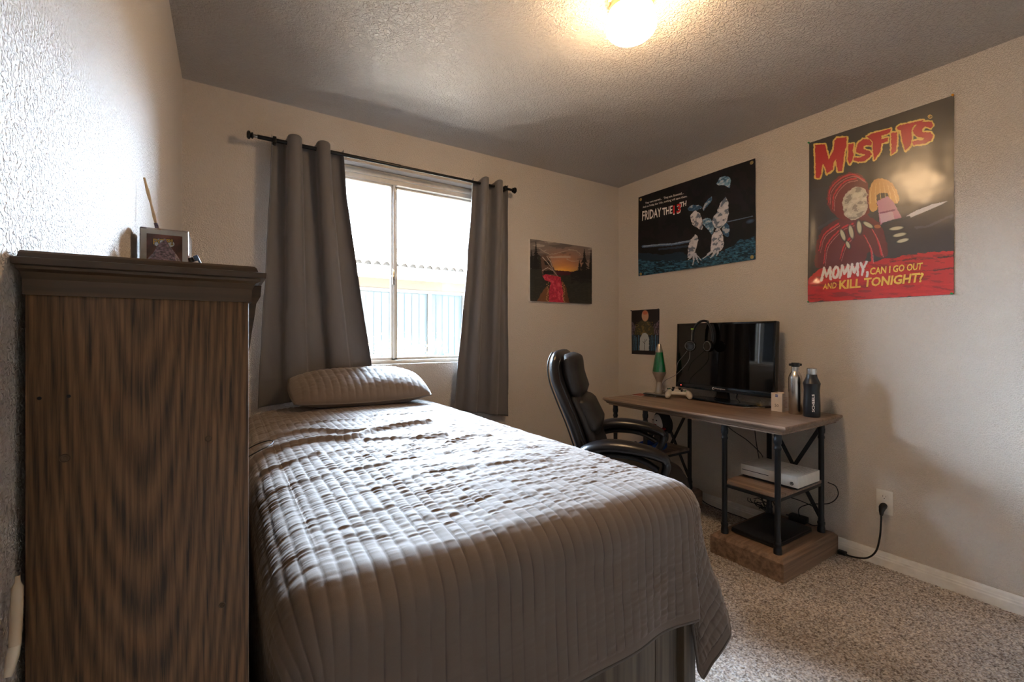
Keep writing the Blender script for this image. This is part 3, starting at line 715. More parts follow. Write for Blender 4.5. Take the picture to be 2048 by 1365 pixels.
# ------------------------------------------------------------------ desk
DT = .752
def desk():
    t = thing('desk', 'wood topped writing desk with black pipe legs against right wall', 'desk', (2.5, 1.65, 0))
    X0, X1, Y0, Y1 = 2.195, 2.802, 1.062, 2.262
    # moulded top: stack of inset slabs
    prof = [(.030, DT-.046), (.030, DT-.040), (.020, DT-.034), (.016, DT-.026), (.010, DT-.022), (.008, DT-.018), (.002, DT-.014), (0, DT-.009), (.001, DT-.003), (.004, DT)]
    mb = MB(); vs = []; n = len(prof)
    for d, z in prof:
        for sx, sy in ((0, 0), (1, 0), (1, 1), (0, 1)):
            vs.append((X0+d if sx == 0 else X1-d*.1, Y0+d if sy == 0 else Y1-d, z))
    fs = [(i*4+k, i*4+(k+1) % 4, (i+1)*4+(k+1) % 4, (i+1)*4+k) for i in range(n-1) for k in range(4)]+[(3, 2, 1, 0), tuple((n-1)*4+k for k in range(4))]
    mb.add(vs, fs).build('desktop', M['desk_wood'], t, smooth=25)
    def leg(x, y):
        mb = MB(); z0 = .118; z1 = DT-.046
        mb.lathe([(.019, z0), (.019, z0+.022), (.0175, z0+.026), (.0165, z0+.040), (.0185, z0+.044), (.0185, z0+.052), (.0145, z0+.060), (.0155, z0+.066), (.0135, z0+.075), (.0135, z1-.085), (.0165, z1-.080), (.0165, z1-.072), (.0140, z1-.066), (.0140, z1-.056), (.0175, z1-.050), (.0185, z1-.030), (.0165, z1-.026), (.0165, z1)], (x, y, 0), 18)
        mb.build('leg', M['black_metal'], t)
    for ya, yb, near in ((1.13, 1.405, True), (1.945, 2.205, False)):
        for x in (2.262, 2.715):
            for y in (ya, yb): leg(x, y)
        # plinth
        pl = MB(); px0, px1, py0, py1 = 2.212, 2.785, ya-.052, yb+.052
        pr = [(0, 0.0), (0, .098), (.003, .103), (.007, .106), (.010, .108), (.016, .116), (.022, .118)]; vs = []
        for d, z in pr:
            for sx, sy in ((0, 0), (1, 0), (1, 1), (0, 1)): vs.append((px0+d if sx == 0 else px1-d, py0+d if sy == 0 else py1-d, z))
        m_ = len(pr); fs = [(i*4+k, i*4+(k+1) % 4, (i+1)*4+(k+1) % 4, (i+1)*4+k) for i in range(m_-1) for k in range(4)]+[(3, 2, 1, 0), tuple((m_-1)*4+k for k in range(4))]
        pl.add(vs, fs).build('plinth', M['desk_woodx'], t, smooth=25)
        zs = .402
        MB().rbox(2.262, 2.715, ya-.006, yb+.006, zs-.018, zs, r=.002).build('shelf', M['desk_wood'], t)
        mb = MB()
        for y in (ya, yb): mb.rbox(2.27, 2.707, y-.005, y+.005, zs-.034, zs-.019, r=.001)
        for x in (2.262, 2.715): mb.rbox(x-.005, x+.005, ya+.01, yb-.01, zs-.034, zs-.019, r=.001)
        mb.build('shelf_rail', M['black_metal'], t)
        # X brace on the wall side, between the two rear legs
        for k in (0, 1):
            p0 = Vector((2.715, ya if k else yb, .695)); p1 = Vector((2.715, yb if k else ya, .19))
            d = p1-p0; L = d.length; ang = math.atan2(d.z, d.y)
            Mx = Matrix.Translation((p0+p1)/2+Vector(((.004 if k else -.004), 0, 0))) @ Matrix.Rotation(ang, 4, 'X')
            MB().rbox(-.0035, .0035, -L/2, L/2, -.010, .010, r=.001, M=Mx).build('cross_brace', M['black_metal'], t)
desk()

def television():
    X = 2.700; Y0, Y1, Z0, Z1 = 1.352, 2.068, .812, 1.264
    t = thing('television', 'flat black television with dark screen standing on desk', 'television', (X, 1.7, DT))
    MB().rbox(X, X+.035, Y0, Y1, Z0, Z1, r=.006).build('casing', M['black_plastic'], t)
    mb = MB(); b = .012; f = X-.004
    for q in ((Y0, Y1, Z1-b, Z1), (Y0, Y0+b, Z0, Z1), (Y1-b, Y1, Z0, Z1)): mb.rbox(f, X+.002, q[0], q[1], q[2], q[3], r=.0015)
    mb.build('bezel', M['black_gloss'], t)
    MB().rbox(f-.001, X+.002, Y0, Y1, Z0, Z0+.034, r=.003).build('lower_bezel', M['blue_gloss'], t)
    MB().box(X-.0012, X-.0002, Y0+b, Y1-b, Z0+.03, Z1-b).build('screen', M['screen'], t, smooth=0)
    flat_text('brand_lettering', 'Westinghouse', (f-.0012, 1.745, Z0+.013), (0, -1, 0), (0, 0, 1), .075, M['white_ink'], t, bold=.012, lift=.0006)
    r = MB(); r.tube([(f-.0016, 1.757+.007*math.cos(a), Z0+.018+.007*math.sin(a)) for a in np.linspace(0, 2*PI, 17)], .0016, 6, False); r.build('brand_emblem', M['white_ink'], t)
    MB().lathe([(.003, 0), (.003, -.001)], (f-.001, 2.02, Z0+.016), 8, 'x').build('standby_light', M['led'], t)
    mb = MB(); mb.prism([(1.655, DT+.010), (1.745, DT+.010), (1.735, Z0+.01), (1.665, Z0+.01)], 'x', X+.004, X+.028); mb.build('stand_neck', M['black_gloss'], t, smooth=0)
    mb = MB(); pr = []
    out = [(X+.0+.085*np.sign(math.cos(a))*abs(math.cos(a))**.5, 1.70+.235*np.sign(math.sin(a))*abs(math.sin(a))**.5) for a in np.linspace(0, 2*PI, 40, endpoint=False)]
    mb.prism(out, 'z', DT+.002, DT+.009); mb.build('stand_base', M['blue_gloss'], t, smooth=0)
    for y, s in ((1.76, 1), (1.60, -1)):
        MB().tube(cr([(X+.03, y, Z0+.02), (X+.025, y-.01*s, DT+.035), (X+.030, y+.012*s, DT+.012)], 5), .003, 6).build('power_lead', M['cable'], t)
    t.rotation_euler = (0, math.radians(2.0), math.radians(-4.3)); t.location.z += .003
television()
def headset():
    X = 2.672; t = thing('gaming_headset', 'black headset with lime stripe hanging over television corner', 'headset', (X, 1.86, 1.15))
    c = Vector((2.716, 1.835, 1.130)); pts = []; d = Vector((.30, -.95, 0)).normalized()
    # band loops over the top edge: plane slightly turned
    dirv = Vector((-.45, .89, 0)).normalized()
    cen = Vector((2.69, 1.818, 1.168))
    for a in np.linspace(-.30, PI+.30, 26): pts.append(cen+dirv*math.cos(a)*.070+Vector((0, 0, 1))*math.sin(a)*.112)
    pts = [p if p.z > 1.268 or p.x < 2.690 else Vector((2.688, p.y, p.z)) for p in pts]
    MB().tube(pts, .0075, 10, sq=2.0, up=(0, 0, 1)) 
    mb = MB(); mb.tube(pts, .0125, 10, sq=.55); mb.build('headband', M['black_plastic'], t)
    a = cen+dirv*.066
    MB().rbox(a.x-.010, a.x+.004, a.y-.008, a.y+.012, 1.222, 1.230, r=.001).build('lime_band', M['limes'], t)
    MB().tube([(a.x-.004, a.y+.002, 1.222), (a.x-.008, a.y+.006, 1.140)], .0085, 10, sq=.7).build('slider', M['greyaccent'], t)
    for (p, s) in (((a.x-.022, a.y+.010, 1.112), 1), ((2.662, 1.762, 1.112), -1)):
        mb = MB(); mb.lathe([(.010, -.020), (.028, -.018), (.036, -.010), (.038, 0), (.036, .012), (.026, .020), (.010, .021)], (0, 0, 0), 26, 'y')
        R_ = Matrix.Translation(p) @ Matrix.Rotation(math.radians(124 if s > 0 else 75), 4, 'Z'); mb.v = [tuple(R_ @ Vector(v)) for v in mb.v]; cup = mb.build('ear_cup', M['black_gloss'], t)
        mb = MB(); mb.tube([R_ @ Vector((.030*math.cos(q), .016, .030*math.sin(q))) for q in np.linspace(0, 2*PI, 25)], .0030, 8, False); mb.build('ear_ring', M['greyaccent'], cup)
    mb = MB(); mb.tube(cr([(a.x-.03, a.y+.004, 1.078), (2.625, 1.885, 1.02), (2.628, 1.93, .965), (2.632, 2.00, .905), (2.60, 2.065, .86), (2.585, 2.075, .81), (2.59, 2.045, .785)], 8), .0018, 6); mb.build('cord', M['cable_light'], t, smooth=180)
    mb = MB(); mb.tube(cr([(a.x-.025, a.y+.02, 1.09), (2.65, 1.95, 1.04), (2.66, 2.00, .99), (2.67, 2.02, .93)], 6), .0016, 6); mb.build('microphone_boom', M['cable_light'], t, smooth=180)
headset()
def lava_lamp():
    c = (2.655, 2.155, 0); t = thing('lava_lamp', 'lava lamp with green liquid and silver cone base', 'lamp', (c[0], c[1], DT))
    MB().lathe([(.031, DT+.0005), (.031, DT+.004), (.020, .838), (.0195, .842), (.021, .850), (.046, .905), (.0485, .914), (.0485, .918), (.046, .919)], c, 36).build('base', M['silver'], t)
    MB().lathe([(.0465, .917), (.0475, .925), (.0265, 1.060), (.026, 1.064)], c, 36).build('bottle', M['green'], t)
    MB().lathe([(.0270, 1.060), (.0265, 1.066), (.0125, 1.118), (.011, 1.121)], c, 32).build('cap', M['silver'], t)
lava_lamp()
def controller(name, label, x, y, rz, tiltx=0):
    t = thing(name, label, 'controller', (x, y, DT), math.radians(rz), None); ORG[t.name] = (0, 0, 0)
    P = []
    n1, n2 = 36, 20
    def body(u, v):
        # u around width, v section angle
        x_ = .074*u; wd = .030*(1-.35*u*u)+.003; y0 = -.030*abs(u)**2.2
        return (x_, y0+wd*math.cos(v), .034+.016*math.sin(v)*(1-.3*u*u)-.004*abs(u))
    for i in range(n1):
        u = -1+2*i/(n1-1); s = max(.02, (1-abs(u)**6))**.5
        P.append([(body(u, v)[0], -.030*abs(u)**2.2+(body(u, v)[1]+.030*abs(u)**2.2)*s, .034-.004*abs(u)+(body(u, v)[2]-.034+.004*abs(u))*s) for v in np.linspace(0, 2*PI, n2, endpoint=False)])
    mb = MB(); mb.grid(np.array(P), cv=True); mb.build('shell', M['white_gloss'], t, smooth=180, org=(0, 0, 0))
    for s in (-1, 1):
        MB().tube(cr([(s*.056, -.004, .034), (s*.066, -.035, .029), (s*.070, -.062, .020), (s*.069, -.078, .016)], 5), [.020, .0205, .021, .021, .021, .0205, .020, .0195, .019, .0185, .0180, .0170, .016, .0145, .012, .006], 14).build('grip', M['white_gloss'], t, smooth=180, org=(0, 0, 0))
    for dx, dy in ((-.038, .006), (.020, -.014)):
        MB().lathe([(.007, .046), (.007, .054), (.010, .056), (.010, .061), (.006, .0615)], (dx, dy, 0), 16).build('thumbstick', M['black_plastic'], t, org=(0, 0, 0))
    for dx, dy in ((.034, .008), (.044, .000), (.044, .016), (.054, .008)):
        MB().lathe([(.004, .045), (.004, .0525), (.003, .053)], (dx, dy, 0), 10).build('button', M['greenpin'] if dy == 0 else M['greyaccent'], t, org=(0, 0, 0))
controller('game_controller', 'white game controller nearest the television on the desk', 2.618, 1.962, -53)
controller('game_controller', 'white game controller half behind the lava lamp', 2.690, 2.045, 100)
def desk_small():
    t = thing('booklet', 'small red booklet with white edge at the far end of desk', 'booklet', (2.46, 2.20, DT))
    Mx = Matrix.Translation((2.500, 2.195, DT)) @ Matrix.Rotation(math.radians(12), 4, 'Z')
    MB().rbox(-.058, .058, -.036, .036, .0008, .006, r=.001, M=Mx).build('pages', M['paper_white'], t)
    MB().rbox(-.059, .059, -.037, .037, .0062, .0078, r=.0006, M=Mx).build('cover', mat('rust_cover', rgb(150, 70, 52), .5), t)
    t = thing('phone', 'black phone lying propped in front of lava lamp', 'phone', (2.53, 2.10, DT))
    Mx = Matrix.Translation((2.545, 2.098, DT+.006)) @ Matrix.Rotation(math.radians(-62), 4, 'Z') @ Matrix.Rotation(math.radians(4), 4, 'Y')
    MB().rbox(-.078, .078, -.038, .038, .004, .013, r=.003, M=Mx).build('body', M['black_plastic'], t)
    MB().rbox(-.072, .072, -.034, .034, .0132, .0142, r=.0005, M=Mx).build('glass_face', mat('phone_glass', rgb(120, 124, 130), .1), t)
    MB().rbox(-.006, .008, -.010, .002, -.005, .0038, r=.001, M=Mx).build('prop_stub', M['white_plastic'], t)
    # silver pen and wire ties
    t = thing('pen', 'silver pen lying in front of television stand', 'pen', (2.60, 1.46, DT))
    MB().tube([(2.575, 1.475, DT+.005), (2.63, 1.437, DT+.0058), (2.672, 1.408, DT+.0065)], [.0035, .0048, .0045], 12).build('barrel', M['chrome'], t)
    MB().tube([(2.568, 1.480, DT+.0048), (2.575, 1.475, DT+.005)], [.001, .0035], 12).build('tip', M['chrome'], t)
    t = thing('desk_brush', 'bundle of frayed brush bristles beside the pen on desk', 'brush', (2.68, 1.40, DT))
    MB().tube([(2.655, 1.432, DT+.006), (2.72, 1.385, DT+.007)], .006, 10).build('handle', M['black_plastic'], t)
    r2 = random.Random(3)
    for k in range(10):
        a = r2.uniform(-1.3, 1.3); e = Vector((2.665+math.sin(a)*.024, 1.43-math.sin(a)*.02+.006, DT+.012+.030*math.cos(a)*r2.uniform(.6, 1)))
        MB().tube([(2.662, 1.430, DT+.010), e], [.0014, .0006], 5).build('bristle', M['brass'], t)
    # small white carton
    t = thing('lens_box', 'small open white carton with blue logo and number 50', 'box', (2.655, 1.315, DT))
    x0, x1, y0, y1, z1 = 2.620, 2.690, 1.285, 1.345, DT+.104; mb = MB(); th = .0012
    mb.box(x0, x0+th, y0, y1, DT+.0005, z1); mb.box(x1-th, x1, y0, y1, DT+.0005, z1); mb.box(x0+th, x1-th, y0, y0+th, DT+.0005, z1); mb.box(x0+th, x1-th, y1-th, y1, DT+.0005, z1); mb.box(x0+th, x1-th, y0+th, y1-th, DT+.0005, DT+.002)
    mb.build('carton', M['paper_white'], t, smooth=0)
    MB().box(x0+.020, x1, y0-.0012, y0, z1-.002, z1+.022).build('flap', M['paper_white'], t, smooth=0)
    MB().box(x0-.0006, x0-.0001, y1-.037, y1-.023, z1-.022, z1-.008).build('logo_square', M['blue_ink'], t, smooth=0)
    flat_text('logo_lettering', 'ZEISS', (x0-.0008, y1-.0235, z1-.0175), (0, -1, 0), (0, 0, 1), .013, M['white_ink'], t, bold=.01, lift=.0003)
    flat_text('number_lettering', '50', (x0-.0003, y1-.020, DT+.026), (0, -1, 0), (0, 0, 1), .021, M['dark_ink'], t, lift=.0004)
    mb = MB()
    for k in range(9): mb.box(x0+.012, x1-.012, y0-.0006, y0-.0001, DT+.022+k*.007, DT+.0238+k*.007)
    mb.build('small_print', mat('tan_ink', rgb(176, 130, 110), .6), t, smooth=0)
    # steel bottle
    c = (2.632, 1.222, 0); t = thing('water_bottle', 'brushed steel water bottle with black cap on desk', 'bottle', (c[0], c[1], DT))
    MB().lathe([(.031, DT+.0005), (.033, DT+.004), (.033, DT+.195), (.031, DT+.207), (.024, DT+.222), (.0185, DT+.232), (.0178, DT+.236), (.0178, DT+.262)], c, 40).build('body', M['chrome'], t)
    MB().lathe([(.0195, DT+.258), (.0205, DT+.260), (.0205, DT+.277), (.019, DT+.280)], c, 32).build('cap', M['black_plastic'], t)
    mb = MB()
    for s in (-1, 1): mb.rbox(c[0]+s*.026-.008, c[0]+s*.026+.008, c[1]-.006, c[1]+.006, DT+.262, DT+.276, r=.004, M=Matrix.Translation(c) @ Matrix.Rotation(math.radians(-33), 4, 'Z') @ Matrix.Translation((-c[0], -c[1], 0)))
    mb.build('cap_lug', M['black_plastic'], t)
    # black bottle
    c = (2.612, 1.132, 0); t = thing('water_bottle', 'matte black waisted water bottle with steel cap and white lettering', 'bottle', (c[0], c[1], DT))
    MB().lathe([(.037, DT+.0005), (.0385, DT+.004), (.039, DT+.06), (.0365, DT+.11), (.0355, DT+.14), (.038, DT+.165), (.0405, DT+.176), (.038, DT+.182), (.031, DT+.197), (.026, DT+.210), (.024, DT+.224)], c, 44).build('body', mat('matte_black_coat', rgb(24, 27, 32), .35), t)
    MB().lathe([(.0225, DT+.222), (.023, DT+.226), (.023, DT+.254), (.020, DT+.257)], c, 36).build('cap', M['chrome'], t)
    d = Vector((-.83, -.56, 0)).normalized(); sd = Vector((d.y, -d.x, 0))
    def wrap(p):
        q = Vector((p.x-c[0], p.y-c[1], 0)); a = q.dot(sd); ang = a/.040
        z = p.z-DT; rr = np.interp(z, [0, .06, .11, .14, .165], [.0388, .0393, .0368, .0358, .0383])
        v = d*math.cos(ang)*rr+sd*math.sin(ang)*rr; return Vector((c[0]+v.x, c[1]+v.y, p.z))
    sdv = sd
    V, F, s = text_mesh('SCHEELS', .02); mb = MB(); vs = []
    for u, v in V:
        # reads bottom to top: u runs up, v runs toward the left of the lettering
        p = Vector((c[0], c[1], DT+.030+u*.092))+d*.04+(-sd)*(-(.5-v))*.0125*(-1)
        vs.append(wrap(p)+d*.0006)
    mb.add(vs, F); mb.build('lettering', M['white_ink'], t, smooth=0, fixn=False)
desk_small()

def shelf_items():
    zs = .403
    t = thing('game_console', 'flat white game console on the right shelf of desk', 'console', (2.52, 1.25, zs))
    x0, x1, y0, y1 = 2.405, 2.635, 1.103, 1.398
    MB().rbox(x0+.006, x1-.006, y0+.006, y1-.006, zs, zs+.012, r=.002).build('base', M['black_plastic'], t)
    MB().rbox(x0, x1, y0, y1, zs+.0115, zs+.069, r=.003).build('shell', M['white_plastic'], t)
    MB().box(x0-.0006, x0+.001, y1-.150, y1-.006, zs+.038, zs+.0410).build('disc_slot', M['black_plastic'], t, smooth=0)
    mb = MB(); mb.tube([(x0-.0008, y0+.030+.0075*math.cos(a), zs+.030+.0075*math.sin(a)) for a in np.linspace(0, 2*PI, 21)], .0012, 6, False)
    for s in (1, -1): mb.tube(cr([(x0-.0008, y0+.030-.005*s, zs+.0255), (x0-.0008, y0+.030, zs+.0325), (x0-.0008, y0+.030+.0045*s, zs+.0355)], 4), .0013, 6)
    mb.build('power_emblem', M['dark_ink'], t)
    mb = MB()
    for i in range(9):
        for j in range(9): mb.box(x0+.10+i*.012, x0+.105+i*.012, y0+.015+j*.013, y0+.020+j*.013, zs+.0688, zs+.0694)
    mb.build('vent_dimples', mat('vent_grey', rgb(180, 176, 168), .5), t, smooth=0)
    t = thing('laptop', 'closed black laptop lying on the right desk plinth', 'laptop', (2.49, 1.27, .119))
    Mx = Matrix.Translation((2.482, 1.272, .1215)) @ Matrix.Rotation(math.radians(1.5), 4, 'X')
    MB().rbox(-.185, .185, -.118, .118, .000, .016, r=.004, M=Mx).build('base', M['black_plastic'], t)
    MB().rbox(-.184, .184, -.117, .117, .0165, .024, r=.003, M=Mx).build('lid', mat('laptop_lid', rgb(26, 27, 32), .4), t)
    # power adapter + cords
    t = thing('power_adapter', 'black power brick behind the laptop on desk plinth', 'adapter', (2.75, 1.30, .119))
    MB().rbox(2.725, 2.775, 1.215, 1.305, .1195, .155, r=.006).build('brick', M['black_plastic'], t)
    MB().tube([(2.75, 1.306, .137), (2.75, 1.325, .137)], .004, 8).build('strain_relief', M['cable'], t)
    t = thing('desk_cables', 'tangle of thin black cables behind and below the desk', 'cables', (2.74, 1.40, .12))
    L = [[(2.74, 1.72, .74), (2.755, 1.70, .60), (2.75, 1.55, .52), (2.70, 1.44, .465), (2.62, 1.40, .44)],
         [(2.765, 1.50, .74), (2.77, 1.52, .60), (2.77, 1.50, .45), (2.77, 1.47, .30), (2.77, 1.475, .18), (2.74, 1.44, .135)],
         [(2.72, 1.43, .36), (2.72, 1.435, .28), (2.74, 1.40, .20), (2.73, 1.36, .135)],
         [(2.60, 1.42, .38), (2.66, 1.45, .30), (2.70, 1.44, .20), (2.72, 1.41, .135)],
         [(2.745, 1.11, .385), (2.79, 1.09, .36), (2.80, 1.085, .31), (2.785, 1.12, .26), (2.77, 1.21, .23), (2.755, 1.26, .19), (2.735, 1.235, .145), (2.74, 1.17, .130), (2.765, 1.15, .165), (2.77, 1.18, .215), (2.765, 1.25, .235), (2.75, 1.33, .25), (2.73, 1.40, .31)]]
    r2 = random.Random(9)
    for k in range(5):
        c = (2.725, 1.43+.01*k, .13+.012*k); L.append([(c[0]+r2.uniform(-.03, .03), c[1]+math.cos(a)*(.035+.01*k), c[2]+.018*math.sin(a*1+k)+r2.uniform(-.004, .008)) for a in np.linspace(0, 5.2, 9)])
    for i, pth in enumerate(L):
        mb = MB(); mb.tube(cr(pth, 8), .0024, 6); mb.build('cable', M['cable'], t, smooth=180)
    mb = MB(); mb.tube(cr([(2.797, 1.95, .06), (2.793, 1.85, .018), (2.79, 1.6, .012), (2.79, 1.49, .014)], 8), .003, 6)
    tag(mb.build('floor_cord', M['cable'], None, loc=(2.79, 1.7, .012), smooth=180), 'black cord running on carpet along the baseboard under the desk', 'cord')
    # outlet and plug cord
    t = thing('wall_outlet', 'white duplex power outlet low on the right wall', 'outlet', (XR, .884, .336))
    MB().rbox(XR-.006, XR-.0002, .849, .918, .276, .398, r=.003).build('cover_plate', M['white_plastic'], t)
    for z in (.363, .311):
        o = []
        for a in np.linspace(0, 2*PI, 28, endpoint=False): o.append((.8835+.0165*np.sign(math.cos(a))*abs(math.cos(a))**.8, z+.0145*np.sign(math.sin(a))*abs(math.sin(a))**.7))
        s = MB().prism(o, 'x', XR-.0075, XR-.005).build('socket', M['white_plastic'], t)
        mb = MB(); mb.box(XR-.0079, XR-.0070, .889, .8905, z-.001, z+.008); mb.box(XR-.0079, XR-.0070, .8765, .878, z-.001, z+.007); mb.lathe([(.0022, XR-.0079), (.0022, XR-.007)], (0, .8835, z-.007), 10, 'x')
        mb.build('slot', M['piping'], s, smooth=0)
    t = thing('extension_cord', 'thick black power cord plugged into the wall outlet', 'cord', (2.78, .95, .1))
    mb = MB(); mb.tube([(XR-.008, .884, .320), (XR-.018, .884, .319), (XR-.030, .885, .312), (XR-.037, .886, .296), (XR-.038, .886, .276)], [.014, .016, .015, .011, .007], 12, up=(0, 1, 0)); mb.build('plug', M['cable'], t)
    mb = MB(); mb.tube(cr([(XR-.038, .886, .28), (XR-.038, .887, .24), (XR-.040, .892, .16), (XR-.042, .908, .085), (XR-.044, .945, .038), (XR-.045, 1.0, .020), (XR-.040, 1.045, .016)], 8), .0042, 10); mb.build('cord', M['cable'], t, smooth=180)
    MB().rbox(XR-.050, XR-.028, 1.035, 1.075, .012, .030, r=.004).build('connector', M['cable'], t)
shelf_items()

def doll():
    zs = .403; cx, cy = 2.49, 2.035
    t = thing('rag_doll', 'pale faced rag doll with black hair, red bow and blue trousers', 'doll', (cx, cy, zs))
    def ell(name, c, r, m, p=t, n=20, rot=None, e=1.0):
        U, V = np.meshgrid(np.linspace(-PI/2, PI/2, n), np.linspace(0, 2*PI, n*2, endpoint=False), indexing='ij')
        X = np.cos(U)*np.cos(V)*r[0]; Y = np.cos(U)*np.sin(V)*r[1]; Z = np.sin(U)*r[2]
        P = np.stack([X, Y, Z], -1).reshape(-1, 3)
        if rot is not None: P = P @ np.array(rot.to_3x3()).T
        P = (P+np.array(c)).reshape(n, n*2, 3); mb = MB(); mb.grid(P, cv=True); return mb.build(name, m, p, smooth=180)
    ell('torso', (cx+.03, cy, zs+.075), (.038, .045, .075), M['doll_grey'])
    hd = ell('head', (cx+.005, cy-.005, zs+.190), (.044, .040, .052), M['doll_skin'])
    ell('hair', (cx+.034, cy-.012, zs+.205), (.050, .058, .062), M['doll_hair'])
    for a, b in ((.055, -.055), (.06, -.02), (.06, .03)): ell('hair_lock', (cx+a, cy+b, zs+.165), (.022, .022, .055), M['doll_hair'])
    ell('lips', (cx-.0385, cy-.006, zs+.172), (.006, .017, .006), M['doll_lips'], hd)
    for s in (-1, 1): ell('eye', (cx-.036, cy-.006+s*.014, zs+.203), (.004, .005, .004), M['doll_hair'], hd, 8)
    ell('nose', (cx-.0415, cy-.006, zs+.187), (.004, .0035, .006), M['doll_skin'], hd, 8)
    for s in (-1, 1): ell('bow', (cx-.030, cy+s*.024, zs+.130), (.010, .026, .014), M['red_cloth'], t, 14, Matrix.Rotation(s*.3, 4, 'X'))
    ell('bow_knot', (cx-.040, cy, zs+.128), (.009, .010, .011), M['red_cloth'], t, 12)
    ell('scarf', (cx+.02, cy-.0, zs+.138), (.042, .046, .012), M['red_cloth'], t)
    for s in (-1, 1):
        MB().tube(cr([(cx+.03, cy+s*.045, zs+.12), (cx+.005, cy+s*.065, zs+.08), (cx-.02, cy+s*.055, zs+.045)], 5), [.016]*6+[.015, .014, .013, .012, .01], 10).build('arm', M['doll_grey'], t, smooth=180)
        ell('hand', (cx-.028, cy+s*.052, zs+.036), (.013, .011, .011), M['doll_skin'], t, 10)
        MB().tube(cr([(cx+.03, cy+s*.025, zs+.030), (cx-.04, cy+s*.045, zs+.032), (cx-.12, cy+s*.06, zs+.024)], 5), [.028, .029, .030, .030, .029, .028, .028, .027, .026, .025, .023], 12).build('leg', M['blue_cloth'], t, smooth=180)
        ell('shoe', (cx-.150, cy+s*.062, zs+.030), (.026, .018, .030), M['doll_grey'], t, 12)
doll()

# ------------------------------------------------------------------ office chair
def office_chair():
    t = thing('office_chair', 'black padded leather office chair with looped arms beside bed', 'chair', (1.704, 1.545, 0), math.radians(-49.7)); ORG[t.name] = (0, 0, 0)
    def loft(name, path, widths, thick, m, y0=0, e=3.2, n=40, parent=t, ends=True):
        """path (x,z) list; elliptical-square section, width across y, thickness along the path normal"""
        pts = [Vector((a, 0, b)) for a, b in path]; k = len(pts); P = []
        for i in range(k):
            T = (pts[min(i+1, k-1)]-pts[max(i-1, 0)]).normalized(); N = Vector((T.z, 0, -T.x))
            row = []
            for j in range(n):
                a = 2*PI*j/n; c, s = math.cos(a), math.sin(a)
                yy = widths[i]*np.sign(c)*abs(c)**(2/e); th = thick[i]*np.sign(s)*abs(s)**(2/2.2)
                p = pts[i]+N*th+Vector((0, yy+y0, 0)); row.append(p)
            P.append(row)
        mb = MB(); mb.grid(np.array(P), cv=True); mb.f += [tuple(range(n))[::-1], tuple((k-1)*n+j for j in range(n))]; mb.mi += [0, 0]
        return mb.build(name, m, parent, smooth=60, org=(0, 0, 0))
    def interp(pts, k):
        c = cr(pts, k); return c
    # shell
    ctr = interp([(-.175, .50), (-.215, .62), (-.262, .76), (-.312, .88), (-.346, .97), (-.357, 1.03), (-.350, 1.075), (-.335, 1.092)], 5); K = len(ctr); s = np.linspace(0, 1, K)
    wd = np.interp(s, [0, .25, .55, .8, .92, .97, 1], [.215, .245, .250, .225, .20, .17, .09]); th = np.interp(s, [0, .1, .9, .97, 1], [.030, .036, .034, .026, .012])
    sh = loft('backrest', ctr, wd, th, M['leather'])
    fr = interp([(-.145, .52), (-.165, .62), (-.208, .74), (-.262, .86), (-.292, .93)], 5); s = np.linspace(0, 1, len(fr))
    loft('back_cushion', fr, np.interp(s, [0, .2, .8, 1], [.17, .19, .18, .13]), np.interp(s, [0, .15, .85, 1], [.018, .036, .034, .010]), M['leather_mat'])
    lm = interp([(-.165, .70), (-.180, .74), (-.205, .79), (-.235, .85), (-.258, .885)], 5); s = np.linspace(0, 1, len(lm))
    loft('lumbar_pad', lm, np.interp(s, [0, .2, .8, 1], [.12, .17, .17, .10]), np.interp(s, [0, .3, .7, 1], [.010, .046, .046, .008]), M['leather_mat'])
    hd = interp([(-.255, .865), (-.270, .92), (-.292, .99), (-.300, 1.05), (-.318, 1.088)], 5); s = np.linspace(0, 1, len(hd))
    loft('headrest', hd, np.interp(s, [0, .2, .85, 1], [.15, .185, .185, .12]), np.interp(s, [0, .2, .8, 1], [.014, .044, .044, .016]), M['leather_mat'])
    # piping lines along shell sides
    for y in (-1, 1):
        for off, nm in ((-.030, 'piping'), (.032, 'piping')):
            pts = []
            for i in range(2, K-3):
                T = (Vector((ctr[i+1][0], 0, ctr[i+1][1]))-Vector((ctr[i-1][0], 0, ctr[i-1][1]))).normalized(); N = Vector((T.z, 0, -T.x))
                w_ = np.interp(i/(K-1), [0, .25, .55, .8, .92, .97, 1], [.215, .245, .250, .225, .20, .17, .09])
                pts.append(Vector((ctr[i][0], 0, ctr[i][1]))+N*off*.85+Vector((0, y*(w_*.955), 0)))
            MB().tube(pts, .0035, 8).build(nm, M['piping'], t, smooth=180, org=(0, 0, 0))
    # seat
    U, V = np.meshgrid(np.linspace(-1, 1, 60), np.linspace(-1, 1, 60), indexing='ij')
    sx = .265*np.sign(U)*np.abs(U)**.9; sy = .262*np.sign(V)*np.abs(V)**.9
    rr = (1-(np.abs(U)**5+np.abs(V)**5)/1.0).clip(0)
    ed = (1-np.abs(U)**6).clip(0)**.5*(1-np.abs(V)**6).clip(0)**.5
    bol = .022*np.exp(-((np.abs(V)-.82)/.12)**2)
    zt_ = .455+.055*ed+bol*ed-.05*np.clip(U-.55, 0, 1)**1.3-.012*(1-V**2)*0; zb = .455-.062*ed
    cxy = 1-.10*(np.abs(U)**4*np.abs(V)**4)
    mb = MB(); mb.grid(np.stack([sx*cxy+.0, sy*cxy, zt_], -1)); mb.build('seat', M['leather_mat'], t, smooth=180, org=(0, 0, 0), fixn=False)
    mb = MB(); mb.grid(np.stack([sx*cxy+.0, sy*cxy, zb], -1)[:, ::-1]); mb.build('seat_underside', M['leather'], t, smooth=180, org=(0, 0, 0), fixn=False)
    ring = [((.265*c)*(1 if 1 else 1), s) for c, s in ()]
    b_ = []
